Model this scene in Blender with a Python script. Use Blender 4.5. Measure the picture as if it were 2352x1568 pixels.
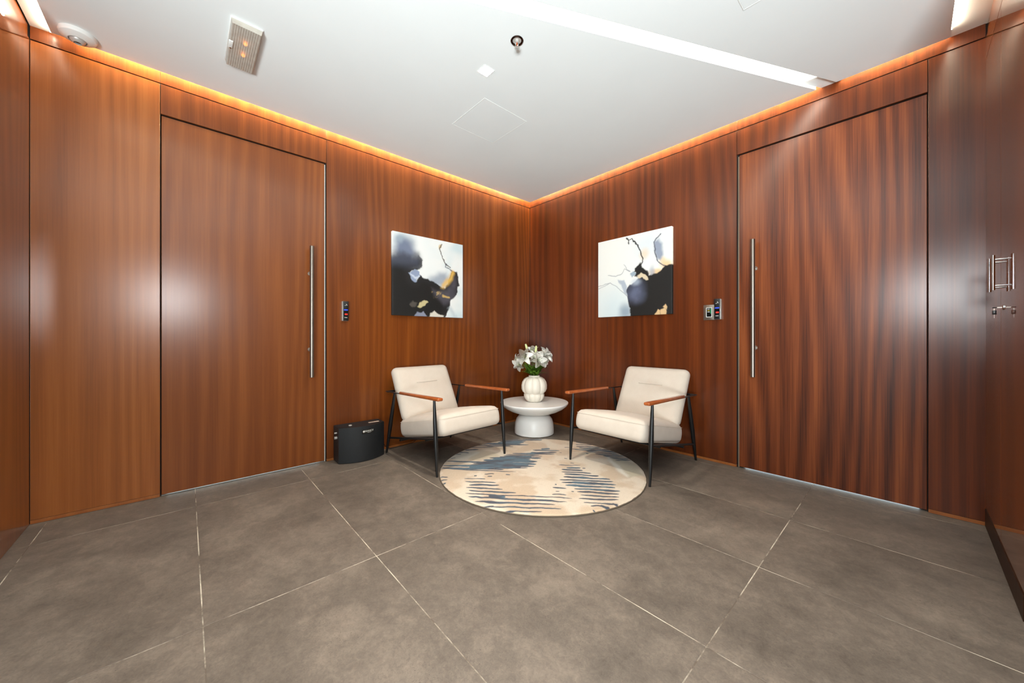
import bpy, bmesh, math, random
import numpy as np
from mathutils import Vector, Matrix

for o in list(bpy.data.objects):
    bpy.data.objects.remove(o, do_unlink=True)
scene = bpy.context.scene
COL = scene.collection
PI = math.pi

# ------------------------------------------------------------------ camera
cam_d = bpy.data.cameras.new('camera')
cam = bpy.data.objects.new('camera', cam_d)
COL.objects.link(cam)
cam.location = (3.1486, -3.1412, 1.0)
cam.rotation_euler = (PI / 2, 0, math.radians(47.8792))
cam_d.sensor_width = 36.0
cam_d.sensor_fit = 'HORIZONTAL'
cam_d.lens = 36.0 * 826.7946 / 2352.0
cam_d.shift_y = -(784 - 774.1738) / 2352.0
cam_d.clip_start = 0.01
scene.camera = cam

# ------------------------------------------------------------------ world, lights, exposure
# daylight in the neighbouring rooms: reaches this lobby only under the doors
world = bpy.data.worlds.new('world')
scene.world = world
world.use_nodes = True
bg = world.node_tree.nodes['Background']
bg.inputs[0].default_value = (0.80, 0.95, 1.0, 1)
bg.inputs[1].default_value = 6.0


def light(name, kind, loc, energy, color, size=0.1, rot=(0, 0, 0)):
    d = bpy.data.lights.new(name, kind)
    d.energy = energy
    d.color = color
    if kind == 'POINT':
        d.shadow_soft_size = size
    elif kind == 'AREA':
        d.shape = 'DISK'
        d.size = size
    o = bpy.data.objects.new(name, d)
    o.location = loc
    o.rotation_euler = rot
    COL.objects.link(o)
    return o


FLASH_POWER = 108.0
UPLIGHT_POWER = 1560.0
DOWNLIGHT_EMIT = 40.0
DOWNLIGHT_POWER = 150.0
TROUGH_EMIT = 14.0
COVE_EMIT = 620.0
# photographer's flash, held above and behind the camera
light('camera_flash', 'POINT', (3.36, -3.31, 1.50), FLASH_POWER, (0.95, 0.98, 1.0), 0.22)
# added unseen spot low in the open lobby, aimed up to brighten the ceiling
uplight = light('added_uplight', 'SPOT', (4.5, -5.0, 0.30), UPLIGHT_POWER, (0.88, 0.975, 1.0), 0.2)
uplight.data.spot_size = math.radians(84)
uplight.data.spot_blend = 1.0
uplight.data.shadow_soft_size = 0.55
uplight.rotation_euler = (Vector((1.0, -0.5, 3.75)) - uplight.location).to_track_quat('-Z', 'Y').to_euler()

vs = scene.view_settings
scene.display_settings.display_device = 'sRGB'
vs.view_transform = 'Standard'
vs.look = 'None'
vs.exposure = 0.2
vs.gamma = 1.0
vs.use_curve_mapping = False


# ------------------------------------------------------------------ materials
def lin(r, g, b):
    def f(c):
        c /= 255.0
        return c / 12.92 if c <= 0.04045 else ((c + 0.055) / 1.055) ** 2.4
    return (f(r), f(g), f(b), 1.0)


def new_mat(name):
    m = bpy.data.materials.new(name)
    m.use_nodes = True
    nt = m.node_tree
    return m, nt, nt.nodes['Principled BSDF']


def N(nt, kind, **kw):
    n = nt.nodes.new(kind)
    for k, v in kw.items():
        if isinstance(k, str) and hasattr(n, k):
            setattr(n, k, v)
    return n


def math_node(nt, op, a, b=None, clamp=False):
    n = nt.nodes.new('ShaderNodeMath')
    n.operation = op
    n.use_clamp = clamp
    for i, v in enumerate((a, b)):
        if v is None:
            continue
        if isinstance(v, (int, float)):
            n.inputs[i].default_value = v
        else:
            nt.links.new(v, n.inputs[i])
    return n.outputs[0]


def noise(nt, vec, scale, detail=3, rough=0.55, dist=0.0):
    n = nt.nodes.new('ShaderNodeTexNoise')
    n.inputs['Scale'].default_value = scale
    n.inputs['Detail'].default_value = detail
    n.inputs['Roughness'].default_value = rough
    n.inputs['Distortion'].default_value = dist
    nt.links.new(vec, n.inputs['Vector'])
    return n.outputs['Fac']


def ramp(nt, fac, stops):
    n = nt.nodes.new('ShaderNodeValToRGB')
    el = n.color_ramp.elements
    while len(el) < len(stops):
        el.new(0.5)
    for e, (p, c) in zip(el, stops):
        e.position = p
        e.color = c
    nt.links.new(fac, n.inputs[0])
    return n.outputs[0]


def bump(nt, bsdf, height, strength, dist=0.001):
    b = nt.nodes.new('ShaderNodeBump')
    b.inputs['Strength'].default_value = strength
    b.inputs['Distance'].default_value = dist
    nt.links.new(height, b.inputs['Height'])
    nt.links.new(b.outputs[0], bsdf.inputs['Normal'])


def simple(name, rgb, rough=0.5, metal=0.0, coat=0.0, spec=0.5, noise_amt=0.0, noise_scale=40, sheen=0.0, bump_amt=0.0):
    m, nt, b = new_mat(name)
    b.inputs['Roughness'].default_value = rough
    b.inputs['Metallic'].default_value = metal
    b.inputs['Specular IOR Level'].default_value = spec
    b.inputs['Coat Weight'].default_value = coat
    b.inputs['Sheen Weight'].default_value = sheen
    c = lin(*rgb)
    b.inputs['Base Color'].default_value = c
    tc = nt.nodes.new('ShaderNodeTexCoord').outputs['Object']
    f = noise(nt, tc, noise_scale, 3)
    k = noise_amt
    lo = tuple(x * (1 - k) for x in c[:3]) + (1,)
    hi = tuple(min(1, x * (1 + k)) for x in c[:3]) + (1,)
    col = ramp(nt, f, [(0.3, lo), (0.7, hi)])
    nt.links.new(col, b.inputs['Base Color'])
    if bump_amt:
        bump(nt, b, noise(nt, tc, noise_scale * 8, 2), bump_amt)
    return m


def emissive(name, rgb, strength):
    m, nt, b = new_mat(name)
    b.inputs['Base Color'].default_value = tuple(0.6 * c for c in lin(*rgb)[:3]) + (1,)
    b.inputs['Emission Color'].default_value = lin(*rgb)
    b.inputs['Emission Strength'].default_value = strength
    return m


def wood(name, dark, mid, light_, rough=0.45, coat=0.85, coat_rough=0.25, contrast=1.0, ring=1.0, spec=0.12):
    m, nt, b = new_mat(name)
    tc = nt.nodes.new('ShaderNodeTexCoord').outputs['Object']
    oi = nt.nodes.new('ShaderNodeObjectInfo').outputs['Random']
    sep = nt.nodes.new('ShaderNodeSeparateXYZ')
    nt.links.new(tc, sep.inputs[0])
    h = math_node(nt, 'ADD', sep.outputs[0], sep.outputs[1])
    h = math_node(nt, 'ADD', h, math_node(nt, 'MULTIPLY', oi, 13.7))
    z = sep.outputs[2]

    def vec(sh, sz):
        c = nt.nodes.new('ShaderNodeCombineXYZ')
        nt.links.new(math_node(nt, 'MULTIPLY', h, sh), c.inputs[0])
        nt.links.new(math_node(nt, 'MULTIPLY', z, sz), c.inputs[1])
        nt.links.new(math_node(nt, 'MULTIPLY', oi, 31.0), c.inputs[2])
        return c.outputs[0]
    warp = noise(nt, vec(2.4, 0.20), 1.0, 1.0)
    rings = math_node(nt, 'SINE', math_node(nt, 'ADD', math_node(nt, 'MULTIPLY', h, 60.0 * ring),
                                            math_node(nt, 'MULTIPLY', warp, 44.0)))
    rings = math_node(nt, 'MULTIPLY_ADD', rings, 0.5)
    rings.node.inputs[2].default_value = 0.5
    med = noise(nt, vec(26.0, 0.32), 1.0, 3.0, 0.6)
    fine = noise(nt, vec(150.0, 2.2), 1.0, 3.0, 0.6)
    tone = noise(nt, vec(2.0, 0.5), 1.0, 2.0)
    s = math_node(nt, 'MULTIPLY', rings, 0.14)
    s = math_node(nt, 'ADD', s, math_node(nt, 'MULTIPLY', med, 0.34))
    s = math_node(nt, 'ADD', s, math_node(nt, 'MULTIPLY', fine, 0.30))
    s = math_node(nt, 'ADD', s, math_node(nt, 'MULTIPLY', tone, 0.30))
    s = math_node(nt, 'SUBTRACT', s, 0.54)
    s = math_node(nt, 'MULTIPLY', s, 1.9 * contrast)
    s = math_node(nt, 'ADD', s, 0.5, clamp=True)
    col = ramp(nt, s, [(0.05, lin(*dark)), (0.5, lin(*mid)), (0.95, lin(*light_))])
    nt.links.new(col, b.inputs['Base Color'])
    b.inputs['Roughness'].default_value = rough
    b.inputs['Specular IOR Level'].default_value = spec
    b.inputs['Coat Weight'].default_value = coat
    b.inputs['Coat Roughness'].default_value = coat_rough
    bump(nt, b, fine, 0.05, 0.0005)
    return m


def attr_mat(name, rough=0.6, spec=0.3, pile=False):
    m, nt, b = new_mat(name)
    a = nt.nodes.new('ShaderNodeAttribute')
    a.attribute_name = 'paint'
    b.inputs['Roughness'].default_value = rough
    b.inputs['Specular IOR Level'].default_value = spec
    tc = nt.nodes.new('ShaderNodeTexCoord').outputs['Object']
    if pile:
        f = noise(nt, tc, 260, 2)
        mx = nt.nodes.new('ShaderNodeMix')
        mx.data_type = 'RGBA'
        mx.blend_type = 'MULTIPLY'
        mx.inputs[0].default_value = 1.0
        nt.links.new(a.outputs['Color'], mx.inputs[6])
        nt.links.new(ramp(nt, f, [(0.25, (0.78, 0.78, 0.78, 1)), (0.7, (1.0, 1.0, 1.0, 1))]), mx.inputs[7])
        nt.links.new(mx.outputs[2], b.inputs['Base Color'])
        b.inputs['Sheen Weight'].default_value = 0.25
        bump(nt, b, noise(nt, tc, 420, 2), 0.5, 0.003)
    else:
        nt.links.new(a.outputs['Color'], b.inputs['Base Color'])
        bump(nt, b, noise(nt, tc, 700, 1), 0.12, 0.0006)
    return m


def tile_mat():
    m, nt, b = new_mat('stone_tile')
    tc = nt.nodes.new('ShaderNodeTexCoord').outputs['Object']
    oi = nt.nodes.new('ShaderNodeObjectInfo').outputs['Random']
    off = nt.nodes.new('ShaderNodeVectorMath')
    off.operation = 'ADD'
    cmb = nt.nodes.new('ShaderNodeCombineXYZ')
    for i in range(3):
        nt.links.new(math_node(nt, 'MULTIPLY', oi, 9.0 + 5 * i), cmb.inputs[i])
    nt.links.new(tc, off.inputs[0])
    nt.links.new(cmb.outputs[0], off.inputs[1])
    v = off.outputs[0]
    big = noise(nt, v, 3.2, 6, 0.62, 0.3)
    mid = noise(nt, v, 16, 5, 0.65, 0.6)
    fine = noise(nt, v, 85, 4, 0.6, 1.2)
    s = math_node(nt, 'MULTIPLY', big, 0.46)
    s = math_node(nt, 'ADD', s, math_node(nt, 'MULTIPLY', mid, 0.30))
    s = math_node(nt, 'ADD', s, math_node(nt, 'MULTIPLY', fine, 0.24))
    col = ramp(nt, s, [(0.34, lin(80, 72, 64)), (0.5, lin(105, 95, 85)), (0.66, lin(131, 119, 106))])
    # small dark pits, gathered in patches
    pit = noise(nt, v, 120, 3, 0.7, 2.0)
    patch = noise(nt, v, 5.0, 2)
    pf = math_node(nt, 'MULTIPLY', ramp(nt, pit, [(0.59, (0, 0, 0, 1)), (0.66, (1, 1, 1, 1))]),
                   ramp(nt, patch, [(0.44, (0, 0, 0, 1)), (0.62, (1, 1, 1, 1))]))
    mx = nt.nodes.new('ShaderNodeMix')
    mx.data_type = 'RGBA'
    nt.links.new(math_node(nt, 'MULTIPLY', pf, 0.75), mx.inputs[0])
    nt.links.new(col, mx.inputs[6])
    mx.inputs[7].default_value = lin(74, 66, 58)
    nt.links.new(mx.outputs[2], b.inputs['Base Color'])
    b.inputs['Roughness'].default_value = 0.52
    b.inputs['Specular IOR Level'].default_value = 0.35
    bump(nt, b, s, 0.12, 0.003)
    return m


def grout_mat():
    m, nt, b = new_mat('grout')
    tc = nt.nodes.new('ShaderNodeTexCoord').outputs['Object']
    f = noise(nt, tc, 3.5, 5, 0.7)
    nt.links.new(ramp(nt, f, [(0.44, lin(96, 84, 72)), (0.60, lin(200, 190, 170))]), b.inputs['Base Color'])
    b.inputs['Roughness'].default_value = 0.8
    return m


def fabric_mat():
    m, nt, b = new_mat('cream_fabric')
    tc = nt.nodes.new('ShaderNodeTexCoord').outputs['Object']
    w1 = noise(nt, tc, 500, 1)
    big = noise(nt, tc, 9, 2)
    s = math_node(nt, 'ADD', math_node(nt, 'MULTIPLY', w1, 0.6), math_node(nt, 'MULTIPLY', big, 0.4))
    nt.links.new(ramp(nt, s, [(0.3, lin(198, 185, 170)), (0.7, lin(213, 201, 187))]), b.inputs['Base Color'])
    b.inputs['Roughness'].default_value = 0.85
    b.inputs['Specular IOR Level'].default_value = 0.15
    b.inputs['Sheen Weight'].default_value = 0.15
    bump(nt, b, w1, 0.25, 0.0008)
    return m


M = {}
M['wood_l'] = wood('walnut_veneer', (70, 28, 5), (106, 51, 12), (136, 73, 22), contrast=0.8)
M['wood_l2'] = wood('honey_walnut_veneer', (112, 58, 18), (146, 82, 32), (172, 104, 46), contrast=0.7)
M['wood_r'] = wood('walnut_veneer_red', (56, 19, 3), (90, 38, 7), (118, 55, 14), contrast=0.85)
M['wood_door_l'] = wood('walnut_door_veneer', (92, 42, 11), (122, 64, 22), (148, 84, 35), contrast=0.7)
M['wood_door_r'] = wood('walnut_door_figured', (54, 20, 6), (104, 48, 18), (138, 72, 32), contrast=1.35)
M['wood_gloss'] = wood('polished_walnut', (96, 44, 13), (128, 68, 25), (150, 86, 36), rough=0.35, coat=1.0, coat_rough=0.03, contrast=0.7)
M['wood_edge'] = wood('walnut_edge', (118, 62, 24), (150, 86, 38), (172, 106, 54), contrast=0.6, coat_rough=0.3)
M['wood_dark'] = wood('dark_plinth_wood', (40, 24, 14), (54, 34, 22), (68, 44, 28), rough=0.5, coat=0.0, spec=0.2, contrast=0.6)
M['arm_wood'] = wood('armrest_wood', (120, 56, 22), (160, 82, 38), (190, 108, 56), rough=0.3, coat_rough=0.12, contrast=0.5)
M['backing'] = simple('wall_backing', (30, 20, 14), 0.8)
M['white'] = simple('ceiling_paint', (226, 229, 228), 0.75, spec=0.2, noise_amt=0.01, noise_scale=3)
M['plaster'] = simple('grey_plaster', (128, 128, 124), 0.7, noise_amt=0.03, noise_scale=4)
M['plastic_white'] = simple('white_plastic', (225, 226, 222), 0.35)
M['plastic_black'] = simple('black_plastic', (22, 23, 24), 0.32)
M['box_black'] = simple('black_textured_shell', (24, 26, 28), 0.5, noise_amt=0.35, noise_scale=220, bump_amt=0.6)
M['black_gloss'] = simple('black_gloss', (8, 8, 9), 0.12)
M['steel'] = simple('brushed_steel', (150, 141, 131), 0.38, metal=1.0, noise_amt=0.05, noise_scale=200)
M['chrome'] = simple('chrome', (205, 205, 205), 0.10, metal=1.0)
M['silver'] = simple('silver_plastic', (190, 186, 180), 0.35, metal=0.3)
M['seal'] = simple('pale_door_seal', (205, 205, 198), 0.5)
M['seal_dark'] = simple('tan_door_seal', (140, 122, 100), 0.5)
M['black_metal'] = simple('black_powder_coat', (16, 16, 17), 0.38)
M['tile'] = tile_mat()
M['grout'] = grout_mat()
M['fabric'] = fabric_mat()
M['fabric_seam'] = simple('fabric_piping', (214, 203, 189), 0.8)
M['table_white'] = simple('white_lacquer', (240, 238, 234), 0.32, noise_amt=0.02, noise_scale=6)
M['vase'] = simple('cream_ceramic', (228, 220, 206), 0.42, noise_amt=0.03, noise_scale=14)
M['petal'] = simple('white_petal', (246, 244, 238), 0.55, noise_amt=0.03, noise_scale=30)
M['petal_throat'] = simple('greenish_bud', (206, 212, 150), 0.55, noise_amt=0.08, noise_scale=50)
M['leaf'] = simple('lily_leaf', (96, 136, 46), 0.45, noise_amt=0.35, noise_scale=25)
M['stem'] = simple('lily_stem', (86, 120, 46), 0.5, noise_amt=0.15)
M['anther'] = simple('dark_anther', (52, 30, 16), 0.7)
M['filament'] = simple('pale_filament', (196, 208, 150), 0.6)
M['rug'] = attr_mat('rug_pile', 0.95, 0.1, pile=True)
M['rug_edge'] = simple('rug_backing', (96, 84, 70), 0.9)
M['canvas'] = attr_mat('painted_canvas', 0.5, 0.35)
M['glass_dark'] = simple('camera_glass', (14, 17, 24), 0.05, coat=1.0)
M['led_cove'] = emissive('cove_led', (255, 236, 186), COVE_EMIT)
M['led_side'] = emissive('side_cove_led', (255, 236, 208), 45.0)
M['led_trough'] = emissive('linear_diffuser', (255, 244, 226), TROUGH_EMIT)
M['led_down'] = emissive('downlight_diffuser', (255, 246, 232), DOWNLIGHT_EMIT)
M['bulb_orange'] = emissive('amber_bulb', (255, 140, 40), 6.0)
M['led_blue'] = emissive('blue_led', (50, 80, 255), 0.8)
M['led_red'] = emissive('red_sensor', (255, 40, 25), 0.8)
M['led_green'] = emissive('green_led', (60, 200, 120), 1.2)
M['print_white'] = simple('white_print', (225, 222, 215), 0.5)
M['print_yellow'] = simple('yellow_print', (215, 190, 60), 0.5)
M['label_pink'] = simple('pale_sticker', (222, 196, 176), 0.5)
M['sprinkler_red'] = simple('amber_glass_bulb', (196, 90, 40), 0.15)
M['bronze'] = simple('dark_chrome_ring', (90, 74, 66), 0.2, metal=1.0)



def translucent(name, rgb, amt, k):
    m, nt, b = new_mat(name)
    tc = nt.nodes.new('ShaderNodeTexCoord').outputs['Object']
    c = lin(*rgb)
    lo_ = tuple(x * (1 - k) for x in c[:3]) + (1,)
    hi_ = tuple(min(1, x * (1 + k)) for x in c[:3]) + (1,)
    col = ramp(nt, noise(nt, tc, 28, 3), [(0.3, lo_), (0.7, hi_)])
    nt.links.new(col, b.inputs['Base Color'])
    b.inputs['Roughness'].default_value = 0.55
    b.inputs['Specular IOR Level'].default_value = 0.25
    t = nt.nodes.new('ShaderNodeBsdfTranslucent')
    nt.links.new(col, t.inputs[0])
    mx = nt.nodes.new('ShaderNodeMixShader')
    mx.inputs[0].default_value = amt
    nt.links.new(b.outputs[0], mx.inputs[1])
    nt.links.new(t.outputs[0], mx.inputs[2])
    nt.links.new(mx.outputs[0], nt.nodes['Material Output'].inputs['Surface'])
    return m


M['petal'] = translucent('white_petal_thin', (250, 249, 243), 0.35, 0.02)
M['leaf'] = translucent('lily_leaf_thin', (138, 176, 72), 0.35, 0.30)

# ribbed clear diffuser of the emergency light
_m, _nt, _b = new_mat('ribbed_diffuser')
_b.inputs['Base Color'].default_value = lin(176, 166, 150)
_b.inputs['Roughness'].default_value = 0.25
_b.inputs['Alpha'].default_value = 0.8
_tc = _nt.nodes.new('ShaderNodeTexCoord').outputs['Object']
_nt.links.new(ramp(_nt, noise(_nt, _tc, 30, 2), [(0.3, lin(178, 170, 158)), (0.7, lin(192, 184, 172))]), _b.inputs['Base Color'])
M['diffuser'] = _m


# ------------------------------------------------------------------ geometry helpers
def link(o, parent=None):
    COL.objects.link(o)
    if parent is not None:
        o.parent = parent
    return o


def tag(o, label=None, cat=None, group=None, kind=None):
    if label:
        o['label'] = label
    if cat:
        o['category'] = cat
    if group:
        o['group'] = group
    if kind:
        o['kind'] = kind
    return o


def empty(name, loc=(0, 0, 0), rz=0.0):
    o = bpy.data.objects.new(name, None)
    o.empty_display_size = 0.05
    o.location = loc
    o.rotation_euler = (0, 0, rz)
    return link(o)


def mesh_obj(name, bm, mat, parent=None, smooth=False, angle=None):
    bmesh.ops.recalc_face_normals(bm, faces=bm.faces[:])
    me = bpy.data.meshes.new(name)
    bm.to_mesh(me)
    bm.free()
    if mat:
        me.materials.append(mat)
    if smooth or angle is not None:
        for p in me.polygons:
            p.use_smooth = True
        if angle is not None:
            me.set_sharp_from_angle(angle=math.radians(angle))
    return link(bpy.data.objects.new(name, me), parent)


def add_box(bm, x0, x1, y0, y1, z0, z1, bev=0.0, seg=1):
    vs_ = [bm.verts.new((x, y, z)) for z in (z0, z1) for y in (y0, y1) for x in (x0, x1)]
    fs = [(0, 1, 3, 2), (4, 6, 7, 5), (0, 4, 5, 1), (2, 3, 7, 6), (0, 2, 6, 4), (1, 5, 7, 3)]
    faces = [bm.faces.new([vs_[i] for i in f]) for f in fs]
    if bev:
        edges = list({e for f in faces for e in f.edges})
        bmesh.ops.bevel(bm, geom=edges, offset=bev, segments=seg, profile=0.5, affect='EDGES')


def box(name, x0, x1, y0, y1, z0, z1, mat, parent=None, bev=0.0, seg=1):
    bm = bmesh.new()
    add_box(bm, min(x0, x1), max(x0, x1), min(y0, y1), max(y0, y1), z0, z1, bev, seg)
    return mesh_obj(name, bm, mat, parent, angle=40 if bev and seg > 1 else None)


def add_tube(bm, pts, radii, seg=12, cap=True, flat=1.0):
    pts = [Vector(p) for p in pts]
    if isinstance(radii, (int, float)):
        radii = [radii] * len(pts)
    rings = []
    up = Vector((0, 0, 1))
    for i, p in enumerate(pts):
        t = (pts[min(i + 1, len(pts) - 1)] - pts[max(i - 1, 0)]).normalized()
        a = t.cross(up)
        if a.length < 1e-3:
            a = t.cross(Vector((0, 1, 0)))
        a.normalize()
        b = a.cross(t).normalized()
        rings.append([bm.verts.new(p + (a * math.cos(2 * PI * k / seg) + b * math.sin(2 * PI * k / seg) * flat) * radii[i]) for k in range(seg)])
    for i in range(len(rings) - 1):
        for k in range(seg):
            bm.faces.new((rings[i][k], rings[i][(k + 1) % seg], rings[i + 1][(k + 1) % seg], rings[i + 1][k]))
    if cap:
        bm.faces.new(rings[0][::-1])
        bm.faces.new(rings[-1])


def tube(name, pts, radii, mat, parent=None, seg=12, flat=1.0):
    bm = bmesh.new()
    add_tube(bm, pts, radii, seg, flat=flat)
    return mesh_obj(name, bm, mat, parent, angle=50)


def add_lathe(bm, prof, seg=48, rfun=None, loc=(0, 0, 0), close=True):
    rings = []
    for r, z in prof:
        ring = []
        for k in range(seg):
            th = 2 * PI * k / seg
            rr = r * (rfun(th, z, r) if rfun else 1.0)
            ring.append(bm.verts.new((loc[0] + rr * math.cos(th), loc[1] + rr * math.sin(th), loc[2] + z)))
        rings.append(ring)
    for i in range(len(rings) - 1):
        for k in range(seg):
            bm.faces.new((rings[i][k], rings[i][(k + 1) % seg], rings[i + 1][(k + 1) % seg], rings[i + 1][k]))
    if close:
        bm.faces.new(rings[0][::-1])
        bm.faces.new(rings[-1])


def lathe(name, prof, mat, parent=None, seg=48, rfun=None, loc=(0, 0, 0), close=True, angle=40):
    bm = bmesh.new()
    add_lathe(bm, prof, seg, rfun, loc, close)
    return mesh_obj(name, bm, mat, parent, angle=angle)


def prism(name, poly, z0, z1, mat, parent=None):
    bm = bmesh.new()
    a = [bm.verts.new((x, y, z0)) for x, y in poly]
    b = [bm.verts.new((x, y, z1)) for x, y in poly]
    bm.faces.new(a[::-1])
    bm.faces.new(b)
    n = len(poly)
    for i in range(n):
        bm.faces.new((a[i], a[(i + 1) % n], b[(i + 1) % n], b[i]))
    return mesh_obj(name, bm, mat, parent)


def text_mesh(name, body, size, mat, parent, loc, rot, extrude=0.0004, align='CENTER'):
    cu = bpy.data.curves.new(name + '_font', 'FONT')
    cu.body = body
    cu.size = size
    cu.extrude = extrude
    cu.align_x = align
    cu.align_y = 'CENTER'
    tmp = bpy.data.objects.new(name + '_tmp', cu)
    COL.objects.link(tmp)
    dg = bpy.context.evaluated_depsgraph_get()
    me = bpy.data.meshes.new_from_object(tmp.evaluated_get(dg))
    bpy.data.objects.remove(tmp, do_unlink=True)
    me.materials.clear()
    me.materials.append(mat)
    o = link(bpy.data.objects.new(name, me), parent)
    o.location = loc
    o.rotation_euler = rot
    return o


# ================================================================== THE SETTING
H = 2.642          # underside of the dropped ceiling
SOF = 2.664        # soffit of the side coves
CH = 2.760         # top of the light channels along the walls
GAP0, GAP1 = 2.586, 2.594
YN = -3.762        # side wall near the camera, left
XR = 3.418         # cupboard wall, right
XB, YB = 6.60, -0.975
YF = -6.60          # far end of the open lobby behind the camera
XO = 0.47           # end of the polished side wall

# ---- floor: grout bed with single tiles
floor = box('floor', -0.7, XB + 0.1, YF - 0.1, 0.7, -0.05, -0.0005, M['grout'])
tag(floor, 'grey-brown stone tile floor with pale grout lines', 'floor', kind='structure')
TX = [0.3169 + 1.195 * k for k in range(-1, 6)]
TY = [-0.6908 - 0.602 * k for k in range(-3, 11)]
for i in range(len(TX) - 1):
    for j in range(len(TY) - 1):
        x0, x1 = TX[i] + 0.0015, TX[i + 1] - 0.0015
        y1, y0 = TY[j] - 0.0015, TY[j + 1] + 0.0015
        x0, x1 = max(x0, -0.65), min(x1, XB)
        y0, y1 = max(y0, YF), min(y1, 0.65)
        if x1 - x0 < 0.02 or y1 - y0 < 0.02:
            continue
        box('tile', x0, x1, y0, y1, -0.011, 0.0, M['tile'], floor, 0.0008)

# ---- left wall (x = 0) with its panels
wl = bmesh.new()
for a in [(-0.14, -0.013, YN - 0.1, -3.263, 0, SOF + 0.1), (-0.14, -0.013, -2.314, 0.14, 0, SOF + 0.1), (-0.14, -0.013, -3.263, -2.314, 2.400, SOF + 0.1)]:
    add_box(wl, *a)
wall_left = tag(mesh_obj('wall_left', wl, M['backing']), 'long walnut panelled wall with the hidden door on the left', 'wall', kind='structure')
g = 0.0016
LP = [(YN, -3.263), (-2.306, -1.150), (-1.150, -0.001)]
for a, b in LP:
    box('wall_panel', -0.0128, 0.0, a + g, b - g, 0.021, GAP0, M['wood_l2' if a < -3.5 else 'wood_l'], wall_left, 0.001)
    box('panel_edge', -0.0128, 0.0006, a + g, b - g, 0.001, 0.0195, M['wood_edge'], wall_left, 0.0008)
box('wall_panel', -0.0128, 0.0, -3.263 + g, -2.306 - g, 2.400, GAP0, M['wood_l'], wall_left, 0.001)
for a, b in [(YN, -3.263), (-3.263, -2.306), (-2.306, -1.150), (-1.150, 0.008)]:
    box('fascia_panel', -0.0128, -0.003, a + g * 0.5, b - g * 0.5, GAP1, CH, M['wood_l'], wall_left, 0.0006)

# ---- right wall (y = 0) with its panels
wr = bmesh.new()
for a in [(0.0, 2.262, 0.013, 0.14, 0, SOF + 0.1), (3.216, XR + 0.1, 0.013, 0.14, 0, SOF + 0.1), (2.262, 3.216, 0.013, 0.14, 2.402, SOF + 0.1)]:
    add_box(wr, *a)
wall_right = tag(mesh_obj('wall_right', wr, M['backing']), 'long reddish walnut panelled wall with the hidden door on the right', 'wall', kind='structure')
for a, b in [(0.001, 1.110), (1.110, 2.254), (3.217, XR + 0.004)]:
    box('wall_panel', a + g, b - g, 0.0, 0.0128, 0.021, GAP0, M['wood_r'], wall_right, 0.001)
    box('panel_edge', a + g, b - g, -0.0006, 0.0128, 0.001, 0.0195, M['wood_edge'], wall_right, 0.0008)
box('wall_panel', 2.254 + g, 3.217 - g, 0.0, 0.0128, 2.402, GAP0, M['wood_r'], wall_right, 0.001)
for a, b in [(-0.008, 1.110), (1.110, 2.254), (2.254, XR)]:
    box('fascia_panel', a + g * 0.5, b - g * 0.5, 0.003, 0.0128, GAP1, CH, M['wood_r'], wall_right, 0.0006)

# ---- polished side wall at the left edge of the picture (y = YN)
wall_side = tag(box('wall_side', 0.0, XO, YN - 0.12, YN - 0.0132, 0, CH + 0.05, M['backing']),
                'high-gloss dark walnut side wall at the left edge', 'wall', kind='structure')
for a, b in [(0.001, XO)]:
    box('wall_panel', a + g, b - g, YN - 0.013, YN, 0.001, GAP0 + 0.002, M['wood_gloss'], wall_side, 0.001)
    box('fascia_panel', a + g, b - g, YN - 0.013, YN - 0.006, GAP1, SOF, M['wood_gloss'], wall_side, 0.0006)

# ---- cupboard wall at the right edge (x = XR)
wall_cup = tag(box('wall_cupboard', XR + 0.021, XR + 0.13, -0.960, 0.0, 0, CH + 0.05, M['backing']),
               'cupboard wall of polished walnut at the right edge', 'wall', kind='structure')
box('fascia_panel', XR, XR + 0.02, -0.960, -0.001, 2.470, GAP0, M['wood_gloss'], wall_cup, 0.001)
box('fascia_panel', XR + 0.006, XR + 0.02, -0.960, -0.001, GAP1, SOF, M['wood_gloss'], wall_cup, 0.001)
box('end_panel', XR - 0.001, XR + 0.13, -0.975, -0.9615, 0.0, CH, M['wood_gloss'], wall_cup, 0.001)
bb = tag(box('baseboard_right', XR - 0.003, XR + 0.02, -0.960, -0.001, 0.0, 0.092, M['wood_dark'], None, 0.001),
         'dark wooden plinth under the cupboard doors', 'baseboard', kind='structure')

# ---- plain walls of the open lobby behind the camera
tag(box('wall_back', XB, XB + 0.1, YF - 0.1, YB + 0.1, 0, CH + 0.05, M['plaster']), 'plain pale wall far behind the camera', 'wall', kind='structure')
tag(box('wall_return', XR + 0.13, XB + 0.1, YB, YB + 0.1, 0, CH + 0.05, M['plaster']), 'plain pale return wall beside the cupboard', 'wall', kind='structure')
tag(box('wall_end', XO, XB, YF - 0.1, YF, 0, CH + 0.05, M['plaster']), 'plain pale end wall of the lobby behind the camera', 'wall', kind='structure')
tag(box('wall_corridor', XO - 0.1, XO, YF - 0.1, YN - 0.12, 0, CH + 0.05, M['plaster']), 'plain pale wall behind the polished side wall', 'wall', kind='structure')

# ---- ceiling: soffit with two dropped panels and light slots between
ceiling = tag(box('ceiling', -0.14, XB + 0.1, YF - 0.1, 0.14, CH, CH + 0.10, M['white']),
              'white ceiling with a diagonal light slot and glowing edges', 'ceiling', kind='structure')
EX, EY = 0.042, -0.038                # slots along the two long walls
CY = -3.684                           # edge of the left cove
CX = 3.296                            # edge of the right cove
sl = 0.496


def lowx(y):
    return 2.739 + (y + 0.02) * sl


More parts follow.
